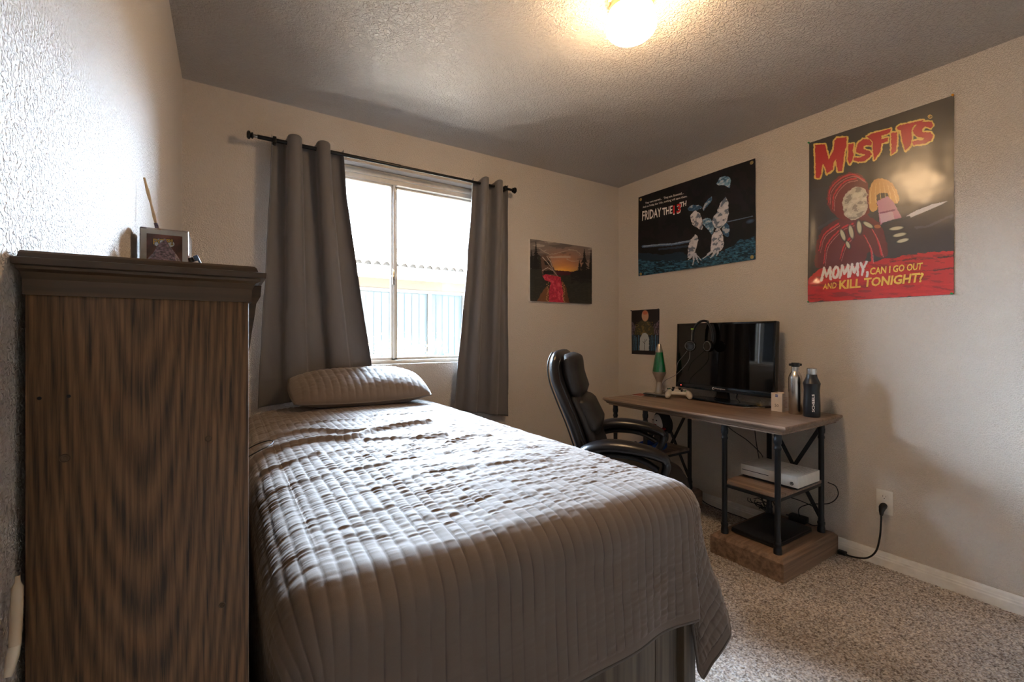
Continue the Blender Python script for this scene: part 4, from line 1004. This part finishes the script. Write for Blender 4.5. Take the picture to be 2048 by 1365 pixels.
    for a in np.linspace(0, 2*PI, 60):
        c, s_ = math.cos(a), math.sin(a); b_.append((.258*np.sign(c)*abs(c)**.35, .256*np.sign(s_)*abs(s_)**.35, .455))
    MB().tube(b_, .0055, 8, False).build('seat_piping', M['piping'], t, smooth=180, org=(0, 0, 0))
    # arms
    for y in (-1, 1):
        Y = y*.270
        pad = cr([(-.225, Y*.97, .60), (-.200, Y, .655), (-.130, Y*1.01, .684), (-.045, Y*1.01, .690), (.060, Y*1.01, .678), (.130, Y, .656), (.152, Y, .634)], 5)
        k = len(pad); MB().tube(pad, [.019+.010*math.sin(PI*min(1, (i+2)/k)) for i in range(k)], 16, sq=1.75, up=(0, 0, 1)).build('armrest_pad', M['leather_arm'], t, smooth=180, org=(0, 0, 0))
        sup = cr([(.145, Y, .640), (.150, Y, .610), (.132, Y, .565), (.085, Y*.99, .515), (.02, Y*.97, .470), (-.05, Y*.95, .445)], 5)
        MB().tube(sup, .018, 14, sq=1.6, up=(1, 0, .3)).build('arm_support', M['black_plastic'], t, smooth=180, org=(0, 0, 0))
        low = cr([(-.215, Y*.97, .62), (-.12, Y, .646), (-.03, Y, .650), (.05, Y, .636), (.115, Y, .600)], 5)
        MB().tube(low, .013, 12, sq=1.8, up=(0, 0, 1)).build('arm_loop', M['black_plastic'], t, smooth=180, org=(0, 0, 0))
        MB().tube(cr([(-.21, Y*.96, .62), (-.19, Y*.95, .54), (-.14, Y*.93, .46), (-.06, Y*.90, .425)], 5), .014, 12, sq=1.4).build('arm_bracket', M['black_plastic'], t, smooth=180, org=(0, 0, 0))
    MB().rbox(-.11, .11, -.09, .09, .365, .398, r=.006).build('tilt_mechanism', M['black_metal'], t, org=(0, 0, 0))
    MB().lathe([(.040, .10), (.030, .11), (.026, .12), (.026, .25), (.018, .255), (.018, .366)], (0, 0, 0), 20).build('gas_column', M['black_metal'], t, org=(0, 0, 0))
    for k in range(5):
        a = 2*PI*k/5+.5; c, s_ = math.cos(a), math.sin(a)
        lg = MB().tube([(c*.02, s_*.02, .125), (c*.16, s_*.16, .105), (c*.27, s_*.27, .080)], [.024, .019, .014], 10, sq=.9).build('base_leg', M['black_plastic'], t, smooth=180, org=(0, 0, 0))
        p = (c*.268, s_*.268); mb = MB(); mb.tube([(p[0]-s_*.020, p[1]+c*.020, .034), (p[0]-s_*.004, p[1]+c*.004, .034)], .024, 18); mb.tube([(p[0]+s_*.004, p[1]-c*.004, .034), (p[0]+s_*.020, p[1]-c*.020, .034)], .024, 18); mb.tube([(p[0], p[1], .034), (p[0], p[1], .078)], .006, 8)
        mb.build('caster', M['black_plastic'], lg, org=(0, 0, 0))
office_chair()
# ------------------------------------------------------------------ wall prints, drawn into per-point colours of real sheets
def homog(quad):
    """unit square (0,0)(1,0)(1,1)(0,1) -> quad"""
    A = []; b = []
    for (u, v), (x, y) in zip(((0, 0), (1, 0), (1, 1), (0, 1)), quad):
        A.append([u, v, 1, 0, 0, 0, -u*x, -v*x]); b.append(x); A.append([0, 0, 0, u, v, 1, -u*y, -v*y]); b.append(y)
    return np.append(np.linalg.solve(np.array(A, float), np.array(b, float)), 1).reshape(3, 3)
class Canvas:
    def __init__(s, nu, nv, quad, base):
        s.u, s.v = np.meshgrid(np.linspace(0, 1, nu), np.linspace(0, 1, nv), indexing='ij'); H = homog(quad); s.Hi = np.linalg.inv(H)
        d = H[2, 0]*s.u+H[2, 1]*s.v+H[2, 2]; s.X = (H[0, 0]*s.u+H[0, 1]*s.v+H[0, 2])/d; s.Y = (H[1, 0]*s.u+H[1, 1]*s.v+H[1, 2])/d
        s.C = np.ones((nu, nv, 3))*np.array(rgb(*base))
    def put(s, mask, c, a=1.0):
        c = np.array(rgb(*c)) if not hasattr(c, 'shape') else c; m = (mask*a)[..., None]; s.C = s.C*(1-m)+c*m
    def inside(s, poly, X=None, Y=None):
        X = s.X if X is None else X; Y = s.Y if Y is None else Y; r = np.zeros(X.shape, bool); n = len(poly)
        for i in range(n):
            (x0, y0), (x1, y1) = poly[i], poly[(i+1) % n]
            if y0 == y1: continue
            r ^= ((y0 > Y) != (y1 > Y)) & (X < (x1-x0)*(Y-y0)/(y1-y0)+x0)
        return r.astype(float)
    def poly(s, p, c, a=1, rough=0, seed=0, smooth=0):
        if smooth: p = cr(list(p)+[p[0]], smooth)
        X, Y = s.X, s.Y
        if rough: X = X+rough*2*(fbm(X/rough/3, Y/rough/3, seed, 2)-.5); Y = Y+rough*2*(fbm(X/rough/3, Y/rough/3, seed+7, 2)-.5)
        s.put(s.inside(p, X, Y), c, a)
    def stroke(s, pts, w, c, a=1, rough=0, seed=0, smooth=0, closed=False):
        pts = list(pts)
        if closed: pts = pts+[pts[0]]
        if smooth: pts = cr(pts, smooth)
        D = np.full(s.X.shape, 1e9); X, Y = s.X, s.Y
        if rough: X = X+rough*2*(fbm(X/rough/3, Y/rough/3, seed, 2)-.5); Y = Y+rough*2*(fbm(X/rough/3, Y/rough/3, seed+7, 2)-.5)
        n = len(pts)-1; wm = w if isinstance(w, (list, tuple)) else (w, w)
        for i in range(n):
            (x0, y0), (x1, y1) = pts[i][:2], pts[i+1][:2]; L = (x1-x0)**2+(y1-y0)**2+1e-9
            t = np.clip(((X-x0)*(x1-x0)+(Y-y0)*(y1-y0))/L, 0, 1); ww = wm[0]+(wm[1]-wm[0])*i/max(1, n-1)
            D = np.minimum(D, np.hypot(X-x0-t*(x1-x0), Y-y0-t*(y1-y0))/(ww/2))
        s.put(np.clip((1.15-D)/.3, 0, 1), c, a)
    def ell(s, cx, cy, rx, ry, c, a=1, rot=0, soft=.12):
        ca, sa = math.cos(rot), math.sin(rot); x = (s.X-cx)*ca+(s.Y-cy)*sa; y = -(s.X-cx)*sa+(s.Y-cy)*ca
        s.put(np.clip((1-np.hypot(x/rx, y/ry))/soft, 0, 1), c, a)
    def uv(s, x, y):
        q = s.Hi @ np.array([x, y, 1.0]); return q[0]/q[2], q[1]/q[2]
def sheet(name, label, cat, cv, frame, m, disp, lift=.004, group=None):
    """frame(u,v,d) -> world point"""
    P = frame(cv.u, cv.v, disp(cv.u, cv.v)+lift)
    c = P[cv.u.shape[0]//2, cv.u.shape[1]//2]
    t = thing(name, label, cat, tuple(map(float, c)), group=group)
    npgrid('print', P, m, cv.C, parent=t); return t
def quad_text(t, name, body, quad, cv, frame, disp, m, bold=.02, lift=.0055, jag=0, shear=0):
    """lettering stretched into a quad given in the drawing's own coordinates (TL,TR,BR,BL)"""
    V, F, s_ = text_mesh(body, bold, shear, 2); H = homog([quad[0], quad[1], quad[2], quad[3]]); vs = []
    for i, (a, b) in enumerate(V):
        q = H @ np.array([a, 1-b, 1.0]); x, y = q[0]/q[2], q[1]/q[2]
        if jag: x += random.uniform(-jag, jag); y += random.uniform(-jag, jag)
        u, v = cv.uv(x, y); p = frame(np.array(u), np.array(v), disp(np.array(u), np.array(v))+lift); vs.append(tuple(float(k) for k in p))
    mb = MB(); mb.add(vs, F); return mb.build(name, m, t, smooth=0, fixn=False)
def right_wall(y0, z1, w, h):
    return lambda u, v, d: np.stack([XR-d+0*u, y0-u*w+0*v, z1-v*h+0*u], -1)
def push_pin(label, p, m, ax=(-1, 0, 0)):
    t = thing('push_pin', label, 'pin', p, group=None)
    a = Vector(ax); P = Vector(p)
    MB().tube([P, P+a*.002, P+a*.0021, P+a*.007, P+a*.0071, P+a*.010], [.0045, .0045, .003, .0028, .0045, .0045], 12).build('head', m, t)

def band_poster():
    q = [(58, 333), (955, 30), (957, 1258), (58, 1320)]
    cv = Canvas(370, 540, q, (34, 26, 24)); X, Y = cv.X, cv.Y
    n = fbm(X/130, Y/60, 3); cv.C = cv.C*(.6+.9*n[..., None])
    # brown smoky centre, purple hills
    cv.ell(560, 560, 420, 300, (58, 40, 26), .55, soft=.9)
    cv.poly([(58, 640), (200, 590), (330, 640), (480, 760), (700, 700), (960, 590), (960, 1000), (58, 1100)], (46, 40, 48), .55, 14, 2)
    cv.stroke([(720, 850), (800, 840), (880, 800), (960, 770)], 14, (84, 74, 92), .5, 6, 5)
    cv.stroke([(120, 860), (220, 800), (330, 780)], 16, (70, 64, 80), .4, 6, 6)
    # red ground
    g = [(58, 1175), (120, 1110), (300, 1080), (480, 1055), (700, 1015), (800, 1003), (957, 985), (957, 1260), (58, 1320)]
    cv.poly(g, (190, 20, 24), 1, 10, 4); m_ = cv.inside(g); nn = fbm(X/90, Y/16, 8); cv.put(m_*(nn > .62), (120, 8, 12), .7)
    cv.put(m_*(Y > 1180)*(nn < .4), (214, 30, 34), .5)
    for a in ([(720, 1050), (860, 1035), (957, 1022)], [(690, 1120), (830, 1112), (957, 1095)], [(560, 1065), (640, 1052), (720, 1040)]): cv.stroke(a, (3, 9), (26, 12, 12), .8, 4, 3)
    # generic draped red cloth and pale stones
    cv.poly([(105, 940), (150, 860), (240, 800), (330, 760), (450, 790), (520, 870), (545, 1010), (500, 1040), (430, 1000), (380, 1075), (120, 1110), (100, 1020)], (96, 12, 20), 1, 7, 1, 4)
    cv.poly([(170, 700), (175, 620), (240, 540), (330, 512), (400, 545), (430, 620), (432, 760), (360, 800), (260, 800), (200, 760)], (110, 14, 22), 1, 6, 2, 4)
    for k, a in enumerate(([(180, 700), (190, 620), (250, 555), (330, 525), (400, 560)], [(205, 740), (215, 650), (280, 570), (350, 550)], [(120, 1000), (150, 900), (240, 830)], [(150, 1080), (170, 960), (260, 860), (330, 830)], [(430, 830), (480, 920), (510, 1020)], [(400, 900), (440, 980), (450, 1060)], [(250, 1050), (280, 960), (330, 900)])):
        cv.stroke(a, (5, 11), (206, 40, 52), .9, 3, k, 4)
        cv.stroke([(x+9, y+12) for x, y in a], (3, 5), (236, 140, 140), .5, 2, k, 4)
    cv.poly([(262, 700), (300, 628), (370, 600), (414, 640), (420, 720), (385, 790), (315, 805), (275, 765)], (200, 190, 172), 1, 9, 12, 4)
    m_ = cv.inside([(262, 700), (300, 628), (370, 600), (414, 640), (420, 720), (385, 790), (315, 805), (275, 765)]); kk = fbm(X/30+Y/60, Y/24, 31, 3); cv.put(m_*(kk > .58), (120, 108, 98), .7); cv.put(m_*(kk < .36), (228, 220, 204), .6)
    for (x, y, rx, ry, r) in ((268, 900, 14, 40, -.35), (320, 880, 15, 46, -.2), (370, 850, 16, 44, -.1), (425, 835, 36, 14, .5), (600, 855, 48, 12, -.15), (620, 895, 46, 12, -.2), (640, 930, 42, 12, -.25), (300, 960, 12, 26, -.4)):
        cv.ell(x, y, rx*1.5, ry*1.3, (20, 26, 36), .9, r, .3); cv.ell(x, y, rx, ry, (198, 190, 160), .95, r, .3)
    # golden drapery with pink cloth
    cv.poly([(430, 640), (450, 570), (510, 548), (570, 575), (612, 650), (610, 700), (560, 690), (545, 640), (480, 650), (480, 740), (445, 752), (428, 700)], (214, 160, 84), 1, 4, 3, 4)
    for k in range(6): cv.stroke([(450+k*24, 570+abs(k-2)*8), (440+k*30, 640), (440+k*33, 700)], (3, 5), (246, 208, 140), .6, 3, k, 3)
    cv.poly([(480, 690), (545, 655), (580, 690), (640, 800), (560, 810), (500, 835)], (190, 128, 150), 1, 3, 6)
    cv.poly([(495, 760), (575, 745), (590, 800), (505, 825)], (206, 170, 186), 1, 3, 7); cv.stroke([(500, 762), (590, 742)], 10, (120, 40, 90), 1, 2)
    # blade
    cv.poly([(660, 780), (720, 745), (820, 705), (920, 682), (880, 705), (790, 745), (680, 792)], (206, 204, 206), 1, 1, 2); cv.stroke([(520, 828), (600, 805), (680, 786)], 16, (26, 30, 38), 1, 2); cv.ell(483, 845, 22, 12, (170, 90, 50), 1)
    # large jagged title
    def K(p): return [(1620+x/6.203, 180+y/6.203) for x, y in p]
    def C(p): return [((x-1600)*3.103, (y-180)*3.103) for x, y in K(p)]
    L = [[(65, 690), (190, 680), (235, 870), (300, 740), (305, 640), (340, 600), (460, 590), (455, 690), (430, 780), (420, 900), (400, 1010), (350, 1015), (335, 940), (325, 860), (300, 900), (285, 990), (215, 1045), (190, 960), (165, 915), (150, 960), (140, 1060), (120, 1100), (75, 1095)],
         [(475, 680), (545, 665), (535, 750), (545, 800), (525, 880), (495, 925), (470, 860), (480, 780)],
         [(575, 740), (600, 660), (660, 612), (740, 612), (772, 650), (762, 690), (700, 682), (665, 700), (672, 735), (745, 760), (772, 795), (740, 840), (680, 885), (600, 892), (548, 872), (552, 835), (620, 842), (680, 815), (688, 795), (620, 792), (575, 775)],
         [(705, 580), (760, 545), (1010, 480), (1000, 520), (960, 545), (890, 570), (890, 610), (970, 590), (965, 640), (890, 660), (880, 760), (830, 830), (800, 870), (785, 760), (780, 640)],
         [(1010, 530), (1085, 525), (1080, 680), (1070, 760), (1010, 800), (1015, 700)],
         [(1080, 460), (1110, 440), (1410, 370), (1390, 400), (1290, 440), (1260, 500), (1265, 600), (1250, 690), (1185, 750), (1150, 640), (1130, 500), (1085, 490)],
         [(1300, 460), (1330, 410), (1420, 390), (1510, 390), (1530, 430), (1500, 470), (1430, 450), (1390, 490), (1400, 520), (1500, 520), (1530, 560), (1510, 620), (1430, 660), (1290, 680), (1270, 640), (1330, 620), (1400, 620), (1420, 590), (1340, 580), (1290, 540), (1275, 500)]]
    L = [C(p) for p in L]
    for i, p in enumerate(L): cv.stroke(p, 19, (238, 196, 104), 1, 4, i, closed=True)
    for i, p in enumerate(L): cv.poly(p, (186, 20, 26), 1, 3, i)
    cv.stroke([(808+12*math.cos(a), 164+11*math.sin(a)) for a in np.linspace(0, 2*PI, 14)], 4, (226, 186, 110), .9)
    GL = {'M': [[(0, 1), (.14, 0)], [(.14, 0), (.5, .72), (.84, 0)], [(.84, 0), (1, 1)]], 'O': [[(.5+.42*math.sin(a), .5-.46*math.cos(a)) for a in np.linspace(0, 2*PI, 14)]], 'Y': [[(.05, 0), (.5, .5)], [(.95, -.05), (.5, .5), (.42, 1)]], ',': [[(.1, .86), (.25, .98), (.0, 1.2)]]}
    x = 136
    for ch_, w_ in (('M', 56), ('O', 40), ('M', 52), ('M', 50), ('Y', 40), (',', 12)):
        for st in GL[ch_]:
            cv.stroke([(x+a*w_+(1-b)*8, 1108-(x-136)*.150+b*74-(a*w_)*.150) for a, b in st], 15, (232, 224, 222), 1, 3.5, x)
        x += w_+9
    fr = right_wall(1.232, 2.285, .604, .914)
    def disp(u, v):
        return .0022*(fbm(u*3, v*4, 5)-.5)*2+.016*np.exp(-(u/.05)**2)*np.clip((v-.35)*2, 0, 1)+.010*np.exp(-((u-.07)/.05)**2-((v-.90)/.04)**2)
    N = mat_attr('glossy_poster_paper', .5, .06, 90, .5, coat=.9, bump=.003, bscale=9)
    t = sheet('band_poster', 'large glossy poster reading MISFITS with red ground', 'poster', cv, fr, N, disp, .003)
    quad_text(t, 'lettering', 'CAN I GO OUT', [(438, 1100), (765, 1064), (760, 1108), (436, 1146)], cv, fr, disp, M['yellow_ink'], .03, .0045, .8)
    quad_text(t, 'lettering', 'AND', [(150, 1203), (232, 1192), (230, 1230), (146, 1238)], cv, fr, disp, M['yellow_ink'], .02, .0045, 1)
    quad_text(t, 'lettering', 'KILL TONIGHT?', [(248, 1180), (774, 1124), (762, 1186), (246, 1238)], cv, fr, disp, M['yellow_ink'], .035, .0045, 1)
    quad_text(t, 'lettering', 'R', [(803, 157), (813, 155), (813, 170), (803, 172)], cv, fr, disp, M['yellow_ink'], .0, .0045)
    push_pin('green push pin at the top left corner of the red band poster', (XR-.006, 1.230, 2.284), M['greenpin'])
    push_pin('amber push pin at the top right corner of the red band poster', (XR-.006, .630, 2.284), M['amber'])
    push_pin('green push pin at the bottom right corner of the red band poster', (XR-.006, .634, 1.374), M['greenpin'])
    push_pin('green push pin at the curled bottom left corner of the red band poster', (XR-.012, 1.229, 1.374), M['greenpin'])
band_poster()

def film_banner():
    q = [(104, 466), (1392, 55), (1358, 1155), (100, 1312)]
    cv = Canvas(420, 290, q, (16, 15, 18)); X, Y = cv.X, cv.Y
    n = fbm(X/90, Y/90, 3); cv.put((n > .56)*1.0, (30, 22, 26), .6)
    g = [(100, 1130), (260, 1160), (480, 1150), (700, 1150), (900, 1105), (1050, 1040), (1200, 950), (1360, 905), (1370, 1160), (100, 1320)]
    cv.poly(g, (40, 84, 108), 1, 14, 4); m_ = cv.inside(g); k = fbm(X/22, Y/9, 5, 3); cv.put(m_*(k > .55), (12, 22, 34), .85); cv.put(m_*(k < .33), (80, 128, 150), .6)
    cv.poly([(100, 1060), (330, 1090), (560, 1060), (640, 1100), (620, 1150), (100, 1150)], (34, 62, 84), .5, 12, 6)
    cv.stroke([(150, 1000), (330, 985), (460, 980), (660, 950)], 26, (92, 116, 146), .8, 5, 2); cv.stroke([(160, 996), (330, 980), (460, 975), (660, 946)], 9, (150, 168, 190), .9, 4, 2)
    cv.stroke([(320, 1030), (560, 1010), (660, 1000)], 20, (56, 74, 96), .6, 6, 3); cv.stroke([(290, 1196), (500, 1168), (700, 1140)], 7, (10, 10, 14), .9, 3, 4)
    cv.stroke([(1070, 750), (1200, 720), (1340, 690)], 9, (110, 130, 150), .8, 2, 6); cv.ell(1310, 745, 55, 26, (90, 120, 150), .6, -.3, .8)
    # plain pale and blue draped shapes (no figures)
    P = [([(640, 600), (680, 560), (760, 560), (800, 590), (760, 610), (660, 625)], (74, 108, 138)), ([(670, 660), (720, 625), (780, 670), (800, 790), (780, 830), (700, 780), (665, 720)], (206, 200, 204)),
         ([(960, 330), (1000, 265), (1080, 250), (1115, 290), (1100, 380), (1050, 350), (985, 350)], (120, 160, 188)), ([(1060, 470), (1085, 560), (1080, 680), (1050, 760), (980, 820), (930, 800), (905, 730), (960, 640), (1000, 540)], (196, 198, 208)),
         ([(800, 600), (830, 540), (905, 470), (900, 520), (850, 580), (815, 620)], (92, 130, 160)), ([(800, 720), (870, 705), (900, 740), (920, 810), (900, 880), (850, 820), (810, 770)], (110, 146, 172)),
         ([(680, 920), (720, 880), (750, 920), (735, 1000), (700, 1090), (640, 1120), (640, 1000), (655, 950)], (196, 196, 206)), ([(900, 900), (960, 820), (1000, 850), (1020, 960), (1000, 1040), (920, 1080), (885, 1060), (890, 970)], (200, 198, 208)),
         ([(1010, 820), (1060, 760), (1090, 830), (1070, 910), (1020, 880)], (66, 104, 136))]
    for i, (p, c) in enumerate(P):
        cv.poly(p, c, 1, 8, i, 4); m_ = cv.inside(p); k = fbm(X/30+Y/70, Y/26, 10+i, 3); cv.put(m_*(k > .56), (40, 70, 100), .75); cv.put(m_*(k < .40), (226, 224, 230), .5)
    for a in ([(690, 1090), (660, 1130), (640, 1150)], [(700, 1090), (700, 1150), (688, 1205)], [(712, 1085), (735, 1140), (750, 1180)], [(640, 1120), (720, 1085), (780, 1155)], [(900, 1060), (850, 1100), (800, 1140)], [(930, 1070), (900, 1110), (880, 1130)], [(960, 1060), (950, 1090), (945, 1110)]): cv.stroke(a, (20, 9), (190, 192, 204), .95, 4, 1)
    fr = right_wall(2.480, 2.298, .944, .636)
    def disp(u, v): return .0045*np.sin(u*9+v*3)*(.3+v)+.006*np.clip(u-.6, 0, 1)*np.sin((u*11-v*7)*1.7)+.003*(fbm(u*5, v*5, 3)-.5)
    N = mat_attr('printed_cloth', .62, .08, 160, .3, bump=.0008, bscale=150)
    t = sheet('film_banner', 'wide dark cloth banner reading FRIDAY THE 13TH', 'banner', cv, fr, N, disp, .010)
    kw = dict(lift=.0112)
    quad_text(t, 'lettering', 'They were warned...   They are doomed...', [(180, 520), (592, 410), (598, 444), (182, 548)], cv, fr, disp, M['white_ink'], .012, **kw)
    quad_text(t, 'lettering', 'And on Friday the 13th, nothing will save them.', [(152, 565), (632, 446), (634, 478), (154, 592)], cv, fr, disp, M['white_ink'], .012, **kw)
    quad_text(t, 'title_lettering', 'FRIDAY', [(148, 618), (352, 580), (350, 680), (145, 722)], cv, fr, disp, M['white_ink'], .02, jag=1.5, **kw)
    quad_text(t, 'title_lettering', 'THE', [(364, 588), (476, 558), (468, 646), (368, 668)], cv, fr, disp, M['white_ink'], .02, jag=1.5, **kw)
    quad_text(t, 'title_lettering', '13', [(482, 570), (566, 542), (562, 645), (480, 664)], cv, fr, disp, M['white_ink'], .02, lift=.0108)
    quad_text(t, 'title_lettering', '13', [(482, 562), (566, 534), (562, 632), (480, 652)], cv, fr, disp, M['red_ink'], .025, lift=.0124)
    quad_text(t, 'title_lettering', 'TH', [(548, 530), (626, 508), (620, 566), (556, 582)], cv, fr, disp, M['white_ink'], .03, **kw)
    for (x, y) in ((130, 490), (1350, 103), (1320, 1130), (124, 1290)):
        u, v = cv.uv(x, y); p = fr(np.array(u), np.array(v), disp(np.array(u), np.array(v))+.0105); c = Vector([float(k) for k in p])
        MB().lathe([(.0045, -.0012), (.0055, -.0025), (.0105, -.0022), (.012, 0)], c, 20, 'x').build('grommet', M['brass'], t, org=ORG[t.name])
film_banner()

def small_print():
    q = [(1175, 845), (1470, 835), (1468, 1310), (1178, 1305)]
    cv = Canvas(130, 170, q, (30, 22, 22)); X, Y = cv.X, cv.Y
    cv.poly([(1178, 960), (1225, 1010), (1260, 1170), (1180, 1190)], (96, 84, 96), 1, 8, 1); cv.poly([(1470, 950), (1420, 990), (1390, 1100), (1440, 1190), (1470, 1200)], (108, 92, 104), 1, 8, 2)
    k = fbm(X/9, Y/16, 5, 3); cv.put(((X < 1262) | (X > 1385))*(Y > 950)*(Y < 1200)*(k > .5), (26, 22, 30), .8)
    cv.poly([(1215, 1040), (1250, 975), (1310, 950), (1370, 975), (1410, 1050), (1400, 1110), (1220, 1110)], (66, 62, 42), 1, 8, 3, 4); cv.put((Y > 970)*(Y < 1110)*(X > 1215)*(X < 1405)*(fbm(X/12, Y/12, 8) > .58), (130, 108, 56), .6)
    cv.ell(1322, 905, 38, 62, (196, 150, 120), 1, 0, .15); cv.ell(1322, 872, 34, 28, (190, 84, 44), .8, 0, .5)      # plain oval, no face
    cv.poly([(1178, 1105), (1470, 1105), (1470, 1275), (1178, 1275)], (26, 34, 46), .9)
    cv.poly([(1262, 1275), (1268, 1140), (1290, 1095), (1320, 1082), (1348, 1100), (1362, 1140), (1362, 1275)], (176, 182, 184), 1, 4, 5)
    for i, x in enumerate((1192, 1212, 1228, 1252, 1372, 1392, 1412, 1430, 1452)): cv.stroke([(x, 1105+(i*13) % 30), (x+3, 1190), (x, 1272)], 9 if i % 2 else 5, (74, 124, 160), .85, 2, i)
    cv.poly([(1178, 1268), (1470, 1268), (1470, 1312), (1178, 1312)], (28, 20, 22))
    cv.stroke([(1318, 1150), (1312, 1272)], (4, 9), (24, 22, 28), 1, 1); cv.stroke([(1318, 1180), (1340, 1150)], 4, (24, 22, 28), 1); cv.stroke([(1316, 1200), (1296, 1170)], 4, (24, 22, 28), 1)
    fr = right_wall(2.560, 1.388, .280, .357)
    disp = lambda u, v: .0015*np.sin(u*4+v*5)+.004*np.clip(u-.9, 0, 1)*4*v
    t = sheet('small_poster', 'small dark portrait poster of a forest arch above the lava lamp', 'poster', cv, fr, mat_attr('matte_poster_paper', .5, .06, 120, .4), disp, .003)
    push_pin('black push pin at top left corner of small forest poster', (XR-.005, 2.557, 1.386), M['black_plastic'])
    push_pin('black push pin at top right corner of small forest poster', (XR-.005, 2.284, 1.386), M['black_plastic'])
small_print()

def painting():
    q = [(97, 102), (738, 196), (738, 780), (90, 748)]
    cv = Canvas(250, 190, q, (150, 138, 128)); X, Y = cv.X, cv.Y
    n = fbm(X/150+Y/200, Y/45, 3, 4)
    hor = 430+(X-350)*.05
    t_ = np.clip((Y-150)/(hor-150), 0, 1)
    grey = np.array(rgb(132, 122, 116)); org_ = np.array(rgb(226, 130, 66)); yel = np.array(rgb(240, 176, 70)); dk = np.array(rgb(72, 66, 66))
    glow = np.exp(-((X-450)/190)**2)*t_**1.3
    C = grey*(1-glow[..., None])+(org_*(1-t_[..., None]**4)+yel*t_[..., None]**4)*glow[..., None]; C = C*(.72+.5*n[..., None]); cv.C = C
    cv.put((n > .60)*(Y < 300), (210, 196, 180), .45); cv.put((n < .38)*(Y < 320), (78, 70, 70), .5)
    for k, a in enumerate(([(190, 200), (300, 260), (420, 240), (500, 215)], [(500, 215), (570, 225), (620, 265), (600, 275)], [(480, 310), (530, 335), (600, 330)])): cv.stroke(a, (8, 4), (196, 180, 162), .6, 5, k, 4)
    cv.poly([(330, 428), (420, 432), (560, 445), (600, 430), (600, 500), (330, 500)], (74, 26, 40), 1, 5, 2)
    cv.poly([(90, 280), (200, 270), (300, 330), (380, 480), (738, 480), (738, 785), (90, 755)], (44, 44, 40), 1, 10, 3); cv.poly([(520, 470), (560, 430), (640, 430), (738, 400), (738, 560), (520, 560)], (30, 26, 26), 1, 12, 4)
    m_ = (Y > 480)*(fbm(X/26, Y/10, 9) > .58); cv.put(m_*1.0, (58, 56, 48), .6)
    # rocky cliff
    cv.poly([(205, 280), (250, 262), (300, 300), (330, 380), (390, 490), (300, 480), (220, 475), (215, 380)], (104, 80, 66), 1, 6, 5); cv.poly([(240, 330), (290, 330), (310, 380), (250, 375)], (20, 16, 18), 1, 5, 6); cv.poly([(240, 430), (330, 430), (350, 470), (230, 470)], (18, 14, 18), 1, 6, 7)
    for a in ([(225, 290), (280, 350), (330, 420), (380, 490)], [(270, 285), (310, 340), (330, 400)], [(225, 430), (280, 400), (330, 430)]): cv.stroke(a, (7, 4), (214, 196, 184), .8, 4, 2)
    # red river
    riv = [(220, 485), (260, 470), (380, 492), (412, 500), (420, 560), (440, 650), (442, 768), (288, 762), (290, 640), (300, 590), (310, 555), (250, 530)]
    cv.poly(riv, (200, 48, 76), 1, 4, 8); m_ = cv.inside(riv); k = fbm(X/16, Y/22, 12); cv.put(m_*(k > .58), (150, 24, 50), .6); cv.put(m_*(k < .36), (232, 110, 120), .6)
    cv.poly([(288, 590), (290, 762), (165, 750), (200, 680), (250, 610)], (120, 78, 48), 1, 6, 9); cv.poly([(422, 520), (470, 600), (505, 768), (442, 768), (440, 650)], (112, 70, 44), 1, 6, 10)
    for s_, bx in ((0, 284), (1, 432)):
        for k in range(16):
            y = 560+k*13; x = bx+random.uniform(-22, 2) if s_ == 0 else bx+random.uniform(-4, 26); cv.ell(x, y, 9, 5, (220, 170, 110), .8, random.uniform(-.6, .6), .5)
    def tree(cx, top, bot, w, c=(22, 20, 20)):
        r2 = random.Random(int(cx))
        cv.stroke([(cx, top), (cx, bot)], 7, c, 1)
        n_ = 13
        for k in range(n_):
            y = top+(bot-top)*k/n_; ww = w*(k+1)/n_*r2.uniform(.75, 1.15); dy = (bot-top)/n_
            cv.poly([(cx, y-dy*.8), (cx+ww, y+dy*r2.uniform(.7, 1.3)), (cx+ww*.3, y+dy*.7), (cx-ww*.3, y+dy*.8), (cx-ww, y+dy*r2.uniform(.7, 1.3))], c, 1, 3, k)
    tree(158, 135, 420, 62); tree(112, 220, 420, 45); tree(660, 215, 520, 75); tree(728, 225, 520, 50); tree(610, 330, 480, 40)
    for (x, y) in ((130, 270), (175, 300), (105, 410), (640, 300), (600, 390), (680, 360)): cv.ell(x, y, 8, 3, (150, 140, 130), .6, .3, .5)
    fr = lambda u, v, d: np.stack([1.881+u*.611+0*v, YB-.018-d+0*u, 1.893-v*.456+0*u], -1)
    t = sheet('canvas_painting', 'unframed canvas painting of red river at sunset on window wall', 'painting', cv, fr, mat_attr('oil_paint', .5, .12, 300, .5, bump=.0012, bscale=180), lambda u, v: 0*u, .0008)
    MB().rbox(1.880, 2.493, YB-.0185, YB-.0005, 1.436, 1.894, r=.0015).build('stretched_canvas', mat('raw_canvas_edge', rgb(226, 214, 200), .7), t)
painting()
